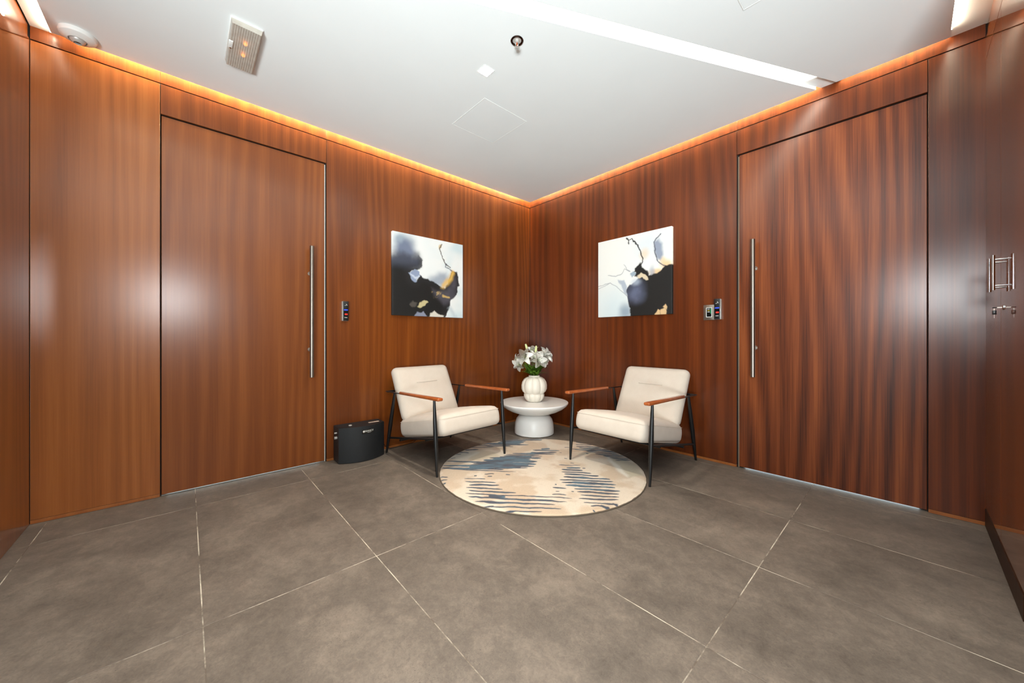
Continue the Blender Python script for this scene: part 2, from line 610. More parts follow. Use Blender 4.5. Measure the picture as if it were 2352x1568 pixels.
W_TR = 0.100
ylow = CY
prism('drop_panel', [(EX, EY), (EX, CY), (lowx(CY), CY), (lowx(EY), EY)], H, CH - 0.0005, M['white'], ceiling)
prism('drop_panel', [(lowx(EY) + W_TR, EY), (lowx(CY) + W_TR, CY), (lowx(CY) + W_TR, YF), (XB, YF), (XB, YB), (CX, YB), (CX, EY)], H, CH - 0.0005, M['white'], ceiling)
# shallow cove strips and the roof of the diagonal slot
prism('cove_strip', [(-0.007, YN), (XO, YN), (XO, CY - 0.0002), (-0.007, CY - 0.0002)], SOF, CH - 0.0005, M['white'], ceiling)
prism('cove_strip', [(CX + 0.0002, YB), (XR + 0.02, YB), (XR + 0.02, 0.007), (CX + 0.0002, 0.007)], SOF, CH - 0.0005, M['white'], ceiling)
prism('cove_strip', [(lowx(0.007), 0.007), (lowx(YF), YF), (lowx(YF) + W_TR, YF), (lowx(0.007) + W_TR, 0.007)], SOF, CH - 0.0005, M['white'], ceiling)
# edge lighting
box('led_strip', EX - 0.0015, EX - 0.0003, -3.60, -0.07, CH - 0.026, CH - 0.009, M['led_cove'], ceiling)
box('led_strip', 0.07, 2.72, EY + 0.0003, EY + 0.0015, CH - 0.026, CH - 0.009, M['led_cove'], ceiling)
box('led_strip', 0.03, 0.46, CY - 0.0045, CY - 0.0003, H + 0.006, SOF - 0.003, M['led_side'], ceiling)
box('led_strip', 2.87, 3.26, EY + 0.0003, EY + 0.0015, CH - 0.026, CH - 0.009, M['led_cove'], ceiling)
box('led_strip', CX + 0.0003, CX + 0.0045, -0.92, -0.10, H + 0.006, SOF - 0.003, M['led_side'], ceiling)

# linear light in the diagonal slot
dx, dy = sl / math.hypot(sl, 1), 1 / math.hypot(sl, 1)


def tp(y, off):
    return (lowx(y) + off, y)


ll = empty('linear_light', (lowx(-1.8) + 0.05, -1.8, SOF))
tag(ll, 'long diagonal strip of warm white light recessed in the ceiling', 'light')


def rel(poly):
    return [(x - ll.location.x, y - ll.location.y) for x, y in poly]


prism('diffuser', rel([tp(-0.16, 0.030), tp(-3.6, 0.030), tp(-3.6, 0.096), tp(-0.16, 0.096)]), -0.004, -0.0006, M['led_trough'], ll)

# ---- doors
def pull_handle(parent, axis, pos, z0, z1, off, mounts):
    """long round bar in front of a door; axis 'x': wall plane x=0, 'y': wall plane y=0"""
    def P(s, d, z):
        return (d, s, z) if axis == 'x' else (s, -d, z)
    bm = bmesh.new()
    add_tube(bm, [P(pos, off, z0), P(pos, off, z0 + 0.002), P(pos, off, z1 - 0.002), P(pos, off, z1)], [0.0125, 0.0145, 0.0145, 0.0125], 20)
    h = mesh_obj('pull_handle', bm, M['steel'], parent, angle=40)
    tag(h, 'long round brushed steel pull handle')
    for z in mounts:
        bm = bmesh.new()
        add_tube(bm, [P(pos, 0.0, z), P(pos, 0.003, z), P(pos, 0.0032, z), P(pos, off - 0.008, z)], [0.016, 0.016, 0.009, 0.009], 16)
        mesh_obj('handle_mount', bm, M['steel'], h, angle=40)
    return h


d1 = empty('door_1', (0, -2.79, 0))
tag(d1, 'full-height walnut door flush in the left wall with long steel handle', 'door', kind='structure')
yy = 2.79
box('door_leaf', -0.046, -0.003, -3.258 + yy, -2.321 + yy, 0.011, 2.390, M['wood_door_l'], d1, 0.0015)
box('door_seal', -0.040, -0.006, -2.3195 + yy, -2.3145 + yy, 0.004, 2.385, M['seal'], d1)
box('door_stop', -0.062, -0.047, -3.30 + yy, -3.235 + yy, 0.0, 2.44, M['backing'], d1)
box('door_stop', -0.062, -0.047, -2.345 + yy, -2.28 + yy, 0.0, 2.44, M['backing'], d1)
box('door_stop', -0.062, -0.047, -3.30 + yy, -2.28 + yy, 2.36, 2.44, M['backing'], d1)
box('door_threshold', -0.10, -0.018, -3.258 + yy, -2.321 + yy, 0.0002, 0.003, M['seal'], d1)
pull_handle(d1, 'x', -2.425 + yy, 0.690, 1.703, 0.058, (0.905, 1.497))

d2 = empty('door_2', (2.74, 0, 0))
tag(d2, 'full-height figured walnut door flush in the right wall with long steel handle', 'door', kind='structure')
xx = -2.74
box('door_leaf', 2.270 + xx, 3.2135 + xx, 0.003, 0.046, 0.011, 2.391, M['wood_door_r'], d2, 0.0015)
box('door_seal', 2.2635 + xx, 2.2685 + xx, 0.006, 0.040, 0.004, 2.385, M['seal_dark'], d2)
box('door_stop', 2.225 + xx, 2.295 + xx, 0.047, 0.062, 0.0, 2.44, M['backing'], d2)
box('door_stop', 3.185 + xx, 3.25 + xx, 0.047, 0.062, 0.0, 2.44, M['backing'], d2)
box('door_stop', 2.225 + xx, 3.25 + xx, 0.047, 0.062, 2.36, 2.44, M['backing'], d2)
pull_handle(d2, 'y', 2.374 + xx, 0.707, 1.720, 0.058, (0.922, 1.512))


def cup_door(name, label, ya, yb, hy, lock):
    d = empty(name, (XR, (ya + yb) / 2, 0.095))
    tag(d, label, 'door', kind='structure')
    oy, oz = -(ya + yb) / 2, -0.095
    box('door_leaf', 0.0, 0.019, ya + oy, yb + oy, 0.095 + oz, 2.466 + oz, M['wood_gloss'], d, 0.001)
    bm = bmesh.new()
    add_tube(bm, [(-0.026, hy + oy, 1.206 + oz), (-0.026, hy + oy, 1.358 + oz)], 0.0062, 16)
    h = mesh_obj('pull_handle', bm, M['chrome'], d, angle=40)
    tag(h, 'short polished steel bar handle')
    for z in (1.225, 1.339):
        bm = bmesh.new()
        add_tube(bm, [(0.0, hy + oy, z + oz), (-0.024, hy + oy, z + oz)], 0.0036, 12)
        mesh_obj('handle_mount', bm, M['chrome'], h, angle=40)
    if lock:
        lk = lathe('lock_cylinder', [(0.0105, 0.0), (0.0105, 0.003), (0.008, 0.0045), (0.003, 0.0046)], M['chrome'], d, 20)
        lk.rotation_euler = (0, -PI / 2, 0)
        lk.location = (0, lock + oy, 1.128 + oz)
    return d


cup_door('door_3', 'polished cupboard door beside the right wall with short bar handle', -0.468, -0.003, -0.415, None)
cup_door('door_4', 'polished cupboard door at the picture edge with lock and key', -0.959, -0.471, -0.522, -0.545)

# key in the cupboard lock
key = empty('cupboard_key', (XR, -0.545, 1.128))
tag(key, 'small key in the cupboard lock with a dark fob hanging', 'key')
box('key_shank', -0.018, -0.005, -0.0012, 0.0012, -0.002, 0.002, M['steel'], key)
bm = bmesh.new()
add_tube(bm, [(-0.030, 0, 0), (-0.018, 0, 0)], [0.009, 0.006], 14, flat=0.25)
mesh_obj('key_bow', bm, M['plastic_black'], key, angle=40)
box('key_ring', -0.0262, -0.0238, -0.001, 0.001, -0.012, -0.004, M['steel'], key)
box('key_fob', -0.030, -0.019, -0.005, 0.005, -0.030, -0.012, M['plastic_black'], key, 0.002, 2)
box('fob_chain', -0.0255, -0.0245, -0.0006, 0.0006, -0.045, -0.030, M['steel'], key)

# ================================================================== CEILING FITTINGS
box('added_downlight', 2.45, 2.526, -2.79, -2.714, H - 0.0015, H - 0.0003, M['led_down'], ceiling)  # added glowing square out of view, brightens the floor near the camera


def down_lamp(x, y):
    o = light('downlight_lamp', 'SPOT', (x, y, H - 0.006), DOWNLIGHT_POWER, (1.0, 0.93, 0.83), 0.05)
    o.data.spot_size = math.radians(104)
    o.data.spot_blend = 0.95
    o.data.shadow_soft_size = 0.04


down_lamp(2.488, -2.752)  # lamp of the added downlight out of view
down_lamp(1.394, -1.772)
dl = empty('downlight', (1.394, -1.772, H))
tag(dl, 'small square white downlight glowing in the ceiling', 'light')
bm = bmesh.new()
for a in [(-0.039, 0.039, -0.039, -0.035), (-0.039, 0.039, 0.035, 0.039), (-0.039, -0.035, -0.035, 0.035), (0.035, 0.039, -0.035, 0.035)]:
    add_box(bm, *a, -0.002, -0.0002)
mesh_obj('frame', bm, M['plastic_white'], dl)
box('diffuser', -0.035, 0.035, -0.035, 0.035, -0.0015, -0.0003, M['led_down'], dl)


def access_panel(x0, x1, y0, y1, label):
    a = empty('access_panel', ((x0 + x1) / 2, (y0 + y1) / 2, H))
    tag(a, label, 'access panel')
    w, d = (x1 - x0) / 2, (y1 - y0) / 2
    box('panel', -w + 0.006, w - 0.006, -d + 0.006, d - 0.006, -0.0012, -0.0002, M['white'], a)
    bm = bmesh.new()
    t = 0.004
    for q in [(-w, w, -d, -d + t), (-w, w, d - t, d), (-w, -w + t, -d + t, d - t), (w - t, w, -d + t, d - t)]:
        add_box(bm, *q, -0.0022, -0.0002, 0.0004)
    mesh_obj('frame', bm, M['plastic_white'], a)


access_panel(0.781, 1.191, -1.624, -1.220, 'square white access panel in the ceiling near the room corner')
access_panel(2.586, 2.990, -1.470, -1.066, 'white access panel cut by the top of the picture')

# sprinkler
sp = empty('sprinkler', (1.690, -1.785, H))
tag(sp, 'small chrome fire sprinkler hanging from the ceiling', 'sprinkler')
lathe('escutcheon', [(0.034, -0.0002), (0.036, -0.004), (0.033, -0.007), (0.027, -0.006), (0.024, -0.001)], M['bronze'], sp, 36)
lathe('cup', [(0.0235, -0.0004), (0.0235, -0.003), (0.012, -0.002), (0.010, -0.010), (0.007, -0.012)], M['silver'], sp, 28)
for s in (-1, 1):
    tube('frame_arm', [(0.008 * s, 0, -0.010), (0.012 * s, 0, -0.020), (0.010 * s, 0, -0.030), (0.002 * s, 0, -0.038)], 0.0022, M['silver'], sp, 8)
tube('glass_bulb', [(0, 0, -0.011), (0, 0, -0.017), (0, 0, -0.026), (0, 0, -0.033)], [0.0015, 0.0028, 0.0028, 0.0012], M['sprinkler_red'], sp, 10)
bm = bmesh.new()
add_lathe(bm, [(0.002, -0.036), (0.008, -0.041), (0.010, -0.0425), (0.002, -0.044)], 24)
for k in range(14):
    a = 2 * PI * k / 14
    ca, sa = math.cos(a), math.sin(a)
    p = [(0.009, -0.0016), (0.016, -0.0016), (0.016, 0.0016), (0.009, 0.0016)]
    top = [bm.verts.new((x * ca - y * sa, x * sa + y * ca, -0.0415)) for x, y in p]
    bot = [bm.verts.new((x * ca - y * sa, x * sa + y * ca, -0.043)) for x, y in p]
    bm.faces.new(top)
    bm.faces.new(bot[::-1])
    for i in range(4):
        bm.faces.new((top[i], top[(i + 1) % 4], bot[(i + 1) % 4], bot[i]))
mesh_obj('deflector', bm, M['silver'], sp, angle=30)

# dome camera
sc = empty('security_camera', (0.125, -3.578, H))
tag(sc, 'white round security camera on the ceiling at upper left', 'camera')
lathe('housing', [(0.070, -0.0002), (0.071, -0.012), (0.067, -0.022), (0.050, -0.031), (0.036, -0.036), (0.0345, -0.030)], M['plastic_white'], sc, 48)
bm = bmesh.new()
add_lathe(bm, [(0.0335 * math.cos(t), -0.022 - 0.0335 * math.sin(t)) for t in [PI / 2 * k / 10 for k in range(0, 8)]] + [(0.0165, -0.046), (0.015, -0.040)], 36)
eye = mesh_obj('camera_eye', bm, M['silver'], sc, angle=40)
lathe('lens', [(0.015, -0.042), (0.0135, -0.045), (0.009, -0.048), (0.001, -0.049)], M['glass_dark'], eye, 28)
lathe('trim_ring', [(0.0345, -0.030), (0.0365, -0.0372), (0.034, -0.0385), (0.0325, -0.030)], M['silver'], sc, 40, close=False)

# emergency light
em = empty('emergency_light', (0.632, -2.905, H))
tag(em, 'rectangular emergency light with ribbed cover and two amber bulbs', 'light')
box('base', -0.197, 0.197, -0.070, 0.070, -0.008, -0.0002, M['plastic_white'], em, 0.003, 2)
bm = bmesh.new()
n = 12
prof = []
for i in range(n * 4 + 1):
    v = -0.062 + 0.124 * i / (n * 4)
    prof.append((v, -0.030 - 0.0014 * abs(math.sin(PI * i / 4))))
rows = []
for x in (-0.188, 0.188):
    rows.append([bm.verts.new((x, v, z)) for v, z in prof])
for i in range(len(prof) - 1):
    bm.faces.new((rows[0][i], rows[0][i + 1], rows[1][i + 1], rows[1][i]))
for sgn, r in ((0, rows[0]), (1, rows[1])):
    x = (-0.192, 0.192)[sgn]
    b0 = bm.verts.new((x, -0.066, -0.008))
    b1 = bm.verts.new((x, 0.066, -0.008))
    bm.faces.new([b0] + r + [b1])
    rows.append((b0, b1))
bm.faces.new((rows[0][0], rows[1][0], rows[3][0], rows[2][0]))
bm.faces.new((rows[0][-1], rows[1][-1], rows[3][1], rows[2][1]))
mesh_obj('ribbed_cover', bm, M['diffuser'], em)
for x in (0.045, -0.062):
    lathe('amber_bulb', [(0.002, -0.012), (0.008, -0.014), (0.010, -0.019), (0.007, -0.024), (0.001, -0.026)], M['bulb_orange'], em, 16, loc=(x, 0.006, 0))
sw = box('test_switch', -0.02, 0.045, -0.066, -0.047, -0.035, -0.028, M['plastic_white'], em, 0.002, 2)
lathe('indicator', [(0.005, -0.0352), (0.0045, -0.038), (0.001, -0.0385)], M['chrome'], sw, 14, loc=(-0.012, -0.0565, 0))


# ================================================================== NUMPY PAINTING HELPERS
def vnoise(x, y, seed, octaves=4, freq=4.0, gain=0.5):
    out = np.zeros_like(x)
    amp, tot = 1.0, 0.0
    rs = np.random.RandomState(seed)
    for o in range(octaves):
        G = rs.rand(64, 64)
        X, Y = x * freq + 17.3 * o, y * freq + 9.1 * o
        xi, yi = np.floor(X).astype(int), np.floor(Y).astype(int)
        fx, fy = X - xi, Y - yi
        fx, fy = fx * fx * (3 - 2 * fx), fy * fy * (3 - 2 * fy)
        g_ = lambda i, j: G[(yi + j) % 64, (xi + i) % 64]
        out += amp * ((g_(0, 0) * (1 - fx) + g_(1, 0) * fx) * (1 - fy) + (g_(0, 1) * (1 - fx) + g_(1, 1) * fx) * fy)
        tot += amp
        amp *= gain
        freq *= 2.0
    return out / tot


def smooth(e0, e1, v):
    t = np.clip((v - e0) / (e1 - e0), 0, 1)
    return t * t * (3 - 2 * t)


def poly_sdf(px, py, poly):
    """signed distance, negative inside"""
    d = np.full(px.shape, 1e9)
    inside = np.zeros(px.shape, bool)
    n_ = len(poly)
    for i in range(n_):
        ax, ay = poly[i]
        bx, by = poly[(i + 1) % n_]
        ex, ey = bx - ax, by - ay
        t = np.clip(((px - ax) * ex + (py - ay) * ey) / (ex * ex + ey * ey + 1e-12), 0, 1)
        d = np.minimum(d, np.hypot(px - ax - t * ex, py - ay - t * ey))
        c = ((ay > py) != (by > py)) & (px < (bx - ax) * (py - ay) / ((by - ay) if by != ay else 1e-12) + ax)
        inside ^= c
    return np.where(inside, -d, d)


def line_dist(px, py, pts):
    d = np.full(px.shape, 1e9)
    for (ax, ay), (bx, by) in zip(pts[:-1], pts[1:]):
        ex, ey = bx - ax, by - ay
        t = np.clip(((px - ax) * ex + (py - ay) * ey) / (ex * ex + ey * ey + 1e-12), 0, 1)
        d = np.minimum(d, np.hypot(px - ax - t * ex, py - ay - t * ey))
    return d


def mixc(col, rgb, a):
    c = np.array(lin(*rgb)[:3])
    return col * (1 - a[..., None]) + c * a[..., None]


def grid_mesh(name, P, colors, mat, parent, quads):
    me = bpy.data.meshes.new(name)
    me.vertices.add(len(P))
    me.vertices.foreach_set('co', P.astype(np.float32).ravel())
    me.loops.add(quads.size)
    me.loops.foreach_set('vertex_index', quads.astype(np.int32).ravel())
    me.polygons.add(len(quads))
    me.polygons.foreach_set('loop_start', np.arange(0, quads.size, 4, dtype=np.int32))
    me.polygons.foreach_set('loop_total', np.full(len(quads), 4, np.int32))
    me.update(calc_edges=True)
    at = me.color_attributes.new('paint', 'FLOAT_COLOR', 'POINT')
    rgba = np.ones((len(P), 4), np.float32)
    rgba[:, :3] = np.clip(colors, 0, 1)
    at.data.foreach_set('color', rgba.ravel())
    me.materials.append(mat)
    return link(bpy.data.objects.new(name, me), parent)


# ================================================================== PAINTINGS
def paint_left(u, v):
    wu = u + (vnoise(u, v, 1, 4, 6) - 0.5) * 0.07
    wv = v + (vnoise(u, v, 2, 4, 6) - 0.5) * 0.07
    fu = u + (vnoise(u, v, 3, 4, 22) - 0.5) * 0.035
    fv = v + (vnoise(u, v, 4, 4, 22) - 0.5) * 0.035
    c = np.zeros(u.shape + (3,)) + np.array(lin(226, 226, 222)[:3])
    n1 = vnoise(u, v, 5, 3, 3)
    c = mixc(c, (196, 210, 212), smooth(0.35, 0.7, n1) * smooth(0.35, 0.75, u) * 0.9)
    c = mixc(c, (190, 206, 210), smooth(0.25, 0.0, np.hypot((wu - 0.12) / 0.9, (wv - 0.10))) * 0.8)
    # soft blue-grey cloud at upper left
    d = np.hypot((wu - 0.15) / 0.20, (wv - 0.21) / 0.24)
    c = mixc(c, (104, 112, 134), smooth(1.15, 0.35, d) * 0.95)
    d = np.hypot((wu - 0.10) / 0.06, (wv - 0.07) / 0.07)
    c = mixc(c, (150, 162, 172), smooth(1.1, 0.3, d) * 0.7)
    # blue-grey wash above the dark valley
    d = poly_sdf(wu, wv, [(0.45, 0.55), (0.62, 0.42), (0.72, 0.40), (0.80, 0.52), (0.68, 0.66), (0.52, 0.60)])
    c = mixc(c, (120, 132, 150), smooth(0.05, -0.07, d) * 0.75)
    # black mass
    black = [(-0.05, 0.33), (0.06, 0.28), (0.16, 0.28), (0.25, 0.30), (0.34, 0.25), (0.385, 0.30), (0.375, 0.37), (0.32, 0.42),
             (0.22, 0.45), (0.20, 0.48), (0.25, 0.56), (0.30, 0.58), (0.36, 0.48), (0.40, 0.52), (0.48, 0.53), (0.58, 0.57), (0.66, 0.62), (0.72, 0.63),
             (0.76, 0.55), (0.83, 0.37), (0.91, 0.39), (0.925, 0.52), (0.94, 0.56), (0.90, 0.58), (0.905, 0.68), (0.85, 0.74), (0.79, 0.79),
             (0.785, 0.86), (0.73, 0.97), (0.70, 1.05), (-0.05, 1.05)]
    d = poly_sdf(fu, fv, black)
    a = smooth(0.012, -0.006, d)
    soft = smooth(0.42, 0.30, u) * smooth(0.44, 0.34, v)
    a = a * (1 - soft) + soft * smooth(0.10, -0.06, d)
    c = mixc(c, (33, 32, 32), a)
    c = mixc(c, (26, 25, 24), a * smooth(-0.02, -0.10, d))
    # smoky top of the black mass, left
    s = smooth(0.47, 0.30, wv) * smooth(0.40, 0.30, u)
    c = mixc(c, (74, 78, 92), a * s * 0.75)
    # lavender-grey veil on the right arm
    d = poly_sdf(wu, wv, [(0.74, 0.62), (0.83, 0.42), (0.90, 0.44), (0.90, 0.70), (0.80, 0.80), (0.70, 0.85), (0.55, 0.72), (0.52, 0.62), (0.62, 0.66)])
    veil = smooth(0.03, -0.06, d)
    c = mixc(c, (84, 80, 88), veil * a * (0.35 + 0.6 * vnoise(u, v, 7, 4, 9)))
    gold = smooth(0.60, 0.74, vnoise(u * 1.0 + v * 0.6, v, 8, 5, 16)) * smooth(0.02, -0.05, poly_sdf(wu, wv, [(0.50, 0.62), (0.62, 0.66), (0.80, 0.72), (0.78, 0.80), (0.64, 0.80), (0.54, 0.74)]))
    c = mixc(c, (196, 166, 110), gold * 0.85)
    # gold streak
    d = line_dist(wu, wv, [(0.82, 0.40), (0.79, 0.48), (0.72, 0.56), (0.69, 0.60)])
    c = mixc(c, (222, 176, 88), smooth(0.06, 0.0, d) * 0.85)
    d = line_dist(wu, wv, [(0.70, 0.72), (0.78, 0.72)])
    c = mixc(c, (206, 170, 100), smooth(0.02, 0.003, d) * 0.8)
    d = np.hypot((wu - 0.645) / 0.03, (wv - 0.09) / 0.05)
    c = mixc(c, (206, 176, 122), smooth(1.1, 0.3, d) * 0.8)
    # blue-grey petal
    d = poly_sdf(fu, fv, [(0.20, 0.48), (0.29, 0.43), (0.345, 0.44), (0.35, 0.50), (0.31, 0.53), (0.30, 0.58), (0.26, 0.57)])
    c = mixc(c, (136, 148, 172), smooth(0.012, -0.004, d))
    d = line_dist(fu, fv, [(0.22, 0.49), (0.29, 0.53), (0.34, 0.50)])
    c = mixc(c, (200, 206, 216), smooth(0.018, 0.002, d) * 0.8)
    # pale leaf shapes low in the black
    d = poly_sdf(fu, fv, [(0.32, 0.89), (0.35, 0.83), (0.42, 0.80), (0.46, 0.82), (0.42, 0.86), (0.36, 0.89)])
    c = mixc(c, (186, 172, 128), smooth(0.010, -0.006, d))
    d = poly_sdf(fu, fv, [(0.22, 0.86), (0.26, 0.81), (0.31, 0.84), (0.30, 0.88), (0.24, 0.89)])
    c = mixc(c, (76, 70, 64), smooth(0.012, -0.01, d))
    d = poly_sdf(fu, fv, [(0.27, 1.02), (0.31, 0.95), (0.40, 0.95), (0.47, 1.02)])
    c = mixc(c, (126, 130, 146), smooth(0.012, -0.006, d))
    d = poly_sdf(fu, fv, [(0.48, 1.02), (0.50, 0.965), (0.56, 0.93), (0.62, 0.965), (0.70, 0.98), (0.70, 1.02)])
    c = mixc(c, (206, 200, 186), smooth(0.012, -0.006, d))
    # dark twig
    d = line_dist(fu, fv, [(0.66, 0.05), (0.64, 0.11), (0.66, 0.17), (0.70, 0.25), (0.735, 0.30), (0.80, 0.34)])
    c = mixc(c, (70, 56, 44), smooth(0.012, 0.002, d) * 0.9)
    d = line_dist(fu, fv, [(0.735, 0.30), (0.73, 0.34), (0.77, 0.36), (0.82, 0.37)])
    c = mixc(c, (80, 84, 96), smooth(0.014, 0.002, d) * 0.8)
    d = line_dist(fu, fv, [(0.79, 0.88), (0.84, 0.93), (0.88, 1.0)])
    c = mixc(c, (176, 186, 192), smooth(0.05, 0.0, d) * 0.6)
    return c


def paint_right(u, v):
    wu = u + (vnoise(u, v, 21, 4, 6) - 0.5) * 0.06
    wv = v + (vnoise(u, v, 22, 4, 6) - 0.5) * 0.06
    fu = u + (vnoise(u, v, 23, 4, 22) - 0.5) * 0.03
    fv = v + (vnoise(u, v, 24, 4, 22) - 0.5) * 0.03
    c = np.zeros(u.shape + (3,)) + np.array(lin(228, 226, 219)[:3])
    c = mixc(c, (198, 212, 216), smooth(0.55, 0.0, np.hypot(wu - 0.25, (wv - 0.92))) * 0.8)
    c = mixc(c, (206, 212, 216), smooth(0.40, 0.0, np.hypot(wu - 0.72, wv - 0.16)) * 0.8)
    d = np.hypot((wu - 0.42) / 0.13, (wv - 0.95) / 0.15)
    c = mixc(c, (120, 138, 156), smooth(1.2, 0.2, d) * 0.8)
    # peach washes
    for (x, y, rx, ry, s_) in [(0.67, 0.27, 0.08, 0.08, 0.5), (0.83, 0.50, 0.11, 0.05, 0.9), (0.94, 0.42, 0.09, 0.07, 0.9), (0.90, 0.37, 0.05, 0.05, 0.6)]:
        d = np.hypot((wu - x) / rx, (wv - y) / ry)
        c = mixc(c, (226, 188, 138), smooth(1.2, 0.2, d) * s_)
    # blue-grey capsule
    d = poly_sdf(wu, wv, [(0.79, 0.12), (0.85, 0.09), (0.90, 0.16), (0.915, 0.32), (0.88, 0.38), (0.84, 0.36), (0.80, 0.24)])
    c = mixc(c, (128, 138, 158), smooth(0.015, -0.03, d) * 0.9)
    d = line_dist(fu, fv, [(0.87, 0.06), (0.83, 0.10), (0.785, 0.14), (0.80, 0.26), (0.84, 0.38), (0.90, 0.44), (0.97, 0.47)])
    c = mixc(c, (76, 78, 90), smooth(0.012, 0.002, d) * 0.9)
    d = np.hypot((wu - 0.78) / 0.04, (wv - 0.50) / 0.10)
    c = mixc(c, (150, 156, 170), smooth(1.2, 0.2, d) * 0.7)
    # black mass
    black = [(0.54, 0.43), (0.61, 0.36), (0.635, 0.42), (0.70, 0.47), (0.72, 0.53), (0.78, 0.525), (0.86, 0.50), (0.93, 0.45), (1.05, 0.42),
             (1.05, 1.05), (0.485, 1.05), (0.475, 0.90), (0.455, 0.80), (0.425, 0.71), (0.435, 0.66), (0.47, 0.62), (0.54, 0.59), (0.60, 0.54), (0.535, 0.51), (0.555, 0.47)]
    d = poly_sdf(fu, fv, black)
    a = smooth(0.012, -0.006, d)
    c = mixc(c, (29, 28, 27), a)
    d2 = np.hypot((wu - 0.55) / 0.17, (wv - 0.69) / 0.19)
    c = mixc(c, (100, 106, 130), a * smooth(1.15, 0.15, d2) * (0.45 + 0.75 * vnoise(u, v, 27, 4, 8)))
    d2 = np.hypot((wu - 0.55) / 0.10, (wv - 0.58) / 0.07)
    c = mixc(c, (176, 186, 200), smooth(1.1, 0.2, d2) * 0.6)
    # pale leaf by the black neck
    d = poly_sdf(fu, fv, [(0.57, 0.52), (0.62, 0.49), (0.68, 0.51), (0.72, 0.57), (0.69, 0.585), (0.64, 0.54), (0.60, 0.55)])
    c = mixc(c, (208, 190, 160), smooth(0.010, -0.004, d))
    d = poly_sdf(fu, fv, [(0.475, 0.47), (0.53, 0.45), (0.55, 0.49), (0.50, 0.52)])
    c = mixc(c, (150, 164, 176), smooth(0.012, -0.006, d))
    # grey feather
    d = poly_sdf(fu, fv, [(0.30, 0.535), (0.39, 0.55), (0.425, 0.62), (0.43, 0.74), (0.405, 0.72), (0.36, 0.62)])
    c = mixc(c, (162, 170, 182), smooth(0.012, -0.01, d) * 0.9)
    # peach stones bottom right
    for P_ in ([(0.80, 1.0), (0.84, 0.94), (0.87, 0.95), (0.85, 1.01), (0.80, 1.02)], [(0.86, 1.02), (0.88, 0.94), (0.92, 0.93), (0.935, 0.97), (0.92, 1.02)], [(0.90, 0.91), (0.93, 0.89), (0.95, 0.92), (0.94, 0.945)]):
        d = poly_sdf(fu, fv, P_)
        c = mixc(c, (205, 172, 128), smooth(0.010, -0.004, d))
    sp_ = smooth(0.66, 0.75, vnoise(u, v, 29, 4, 24)) * smooth(0.12, 0.04, np.hypot(u - 0.90, v - 0.93))
    c = mixc(c, (190, 150, 110), sp_ * 0.8)
    # branch
    for P_, w in (([(0.52, 0.08), (0.58, 0.14), (0.61, 0.20), (0.64, 0.29), (0.64, 0.36), (0.60, 0.41), (0.54, 0.455)], 0.012), ([(0.42, 0.02), (0.45, 0.06), (0.46, 0.10)], 0.011), ([(0.45, 0.06), (0.50, 0.05), (0.53, 0.09)], 0.008)):
        d = line_dist(fu, fv, P_)
        c = mixc(c, (38, 36, 36), smooth(w, w * 0.3, d) * 0.95)
    # fine grey veins
    for P_ in ([(0.02, 0.63), (0.10, 0.60), (0.20, 0.56), (0.30, 0.62), (0.40, 0.72), (0.43, 0.75)], [(0.15, 0.46), (0.25, 0.47), (0.35, 0.455), (0.39, 0.41), (0.47, 0.44)], [(0.38, 0.35), (0.43, 0.42), (0.48, 0.44)], [(0.0, 0.60), (0.12, 0.57), (0.20, 0.56)]):
        d = line_dist(wu, wv, P_)
        c = mixc(c, (140, 144, 150), smooth(0.008, 0.001, d) * 0.7)
    return c


def canvas(name, label, fn, size_w, size_h, depth, to_world, loc):
    n_ = 240
    root = empty(name, loc)
    tag(root, label, 'painting')
    uu, vv_ = np.meshgrid(np.linspace(0, 1, n_), np.linspace(0, 1, n_))
    col = fn(uu, vv_)
    idx = np.arange(n_ * n_).reshape(n_, n_)
    P = np.array([to_world(a * size_w, (1 - b) * size_h, depth) for a, b in zip(uu.ravel(), vv_.ravel())])
    q = np.stack([idx[:-1, :-1], idx[1:, :-1], idx[1:, 1:], idx[:-1, 1:]], -1).reshape(-1, 4)
    border = np.concatenate([idx[0, :], idx[1:, -1], idx[-1, ::-1][1:], idx[::-1, 0][1:]])
    ub, vb = uu.ravel()[border], vv_.ravel()[border]
    Pb = np.array([to_world(a * size_w, (1 - b) * size_h, 0.002) for a, b in zip(ub, vb)])
    nb = len(border)
    base = n_ * n_
    k = np.arange(nb - 1)
    qs = np.stack([border[k], border[k + 1], base + k + 1, base + k], -1)
    cols = np.concatenate([col.reshape(-1, 3), col.reshape(-1, 3)[border]])
    grid_mesh('painted_canvas', np.concatenate([P, Pb]), cols, M['canvas'], root, np.concatenate([q, qs]))
    bm = bmesh.new()
    a, b = to_world(0.01, 0.01, 0.0008), to_world(size_w - 0.01, size_h - 0.01, depth - 0.004)
    add_box(bm, min(a[0], b[0]), max(a[0], b[0]), min(a[1], b[1]), max(a[1], b[1]), a[2], b[2])
    mesh_obj('stretcher_frame', bm, M['plastic_white'], root)


canvas('abstract_painting', 'square abstract canvas, black mass with gold streak, on the left wall', paint_left, 0.755, 0.756, 0.035,
       lambda a, z, d: (d, a, z), (0, -1.769, 1.200))
canvas('abstract_painting', 'square abstract canvas, mostly white with black branch, on the right wall', paint_right, 0.747, 0.758, 0.035,
       lambda a, z, d: (a, -d, z), (1.021, 0, 1.202))


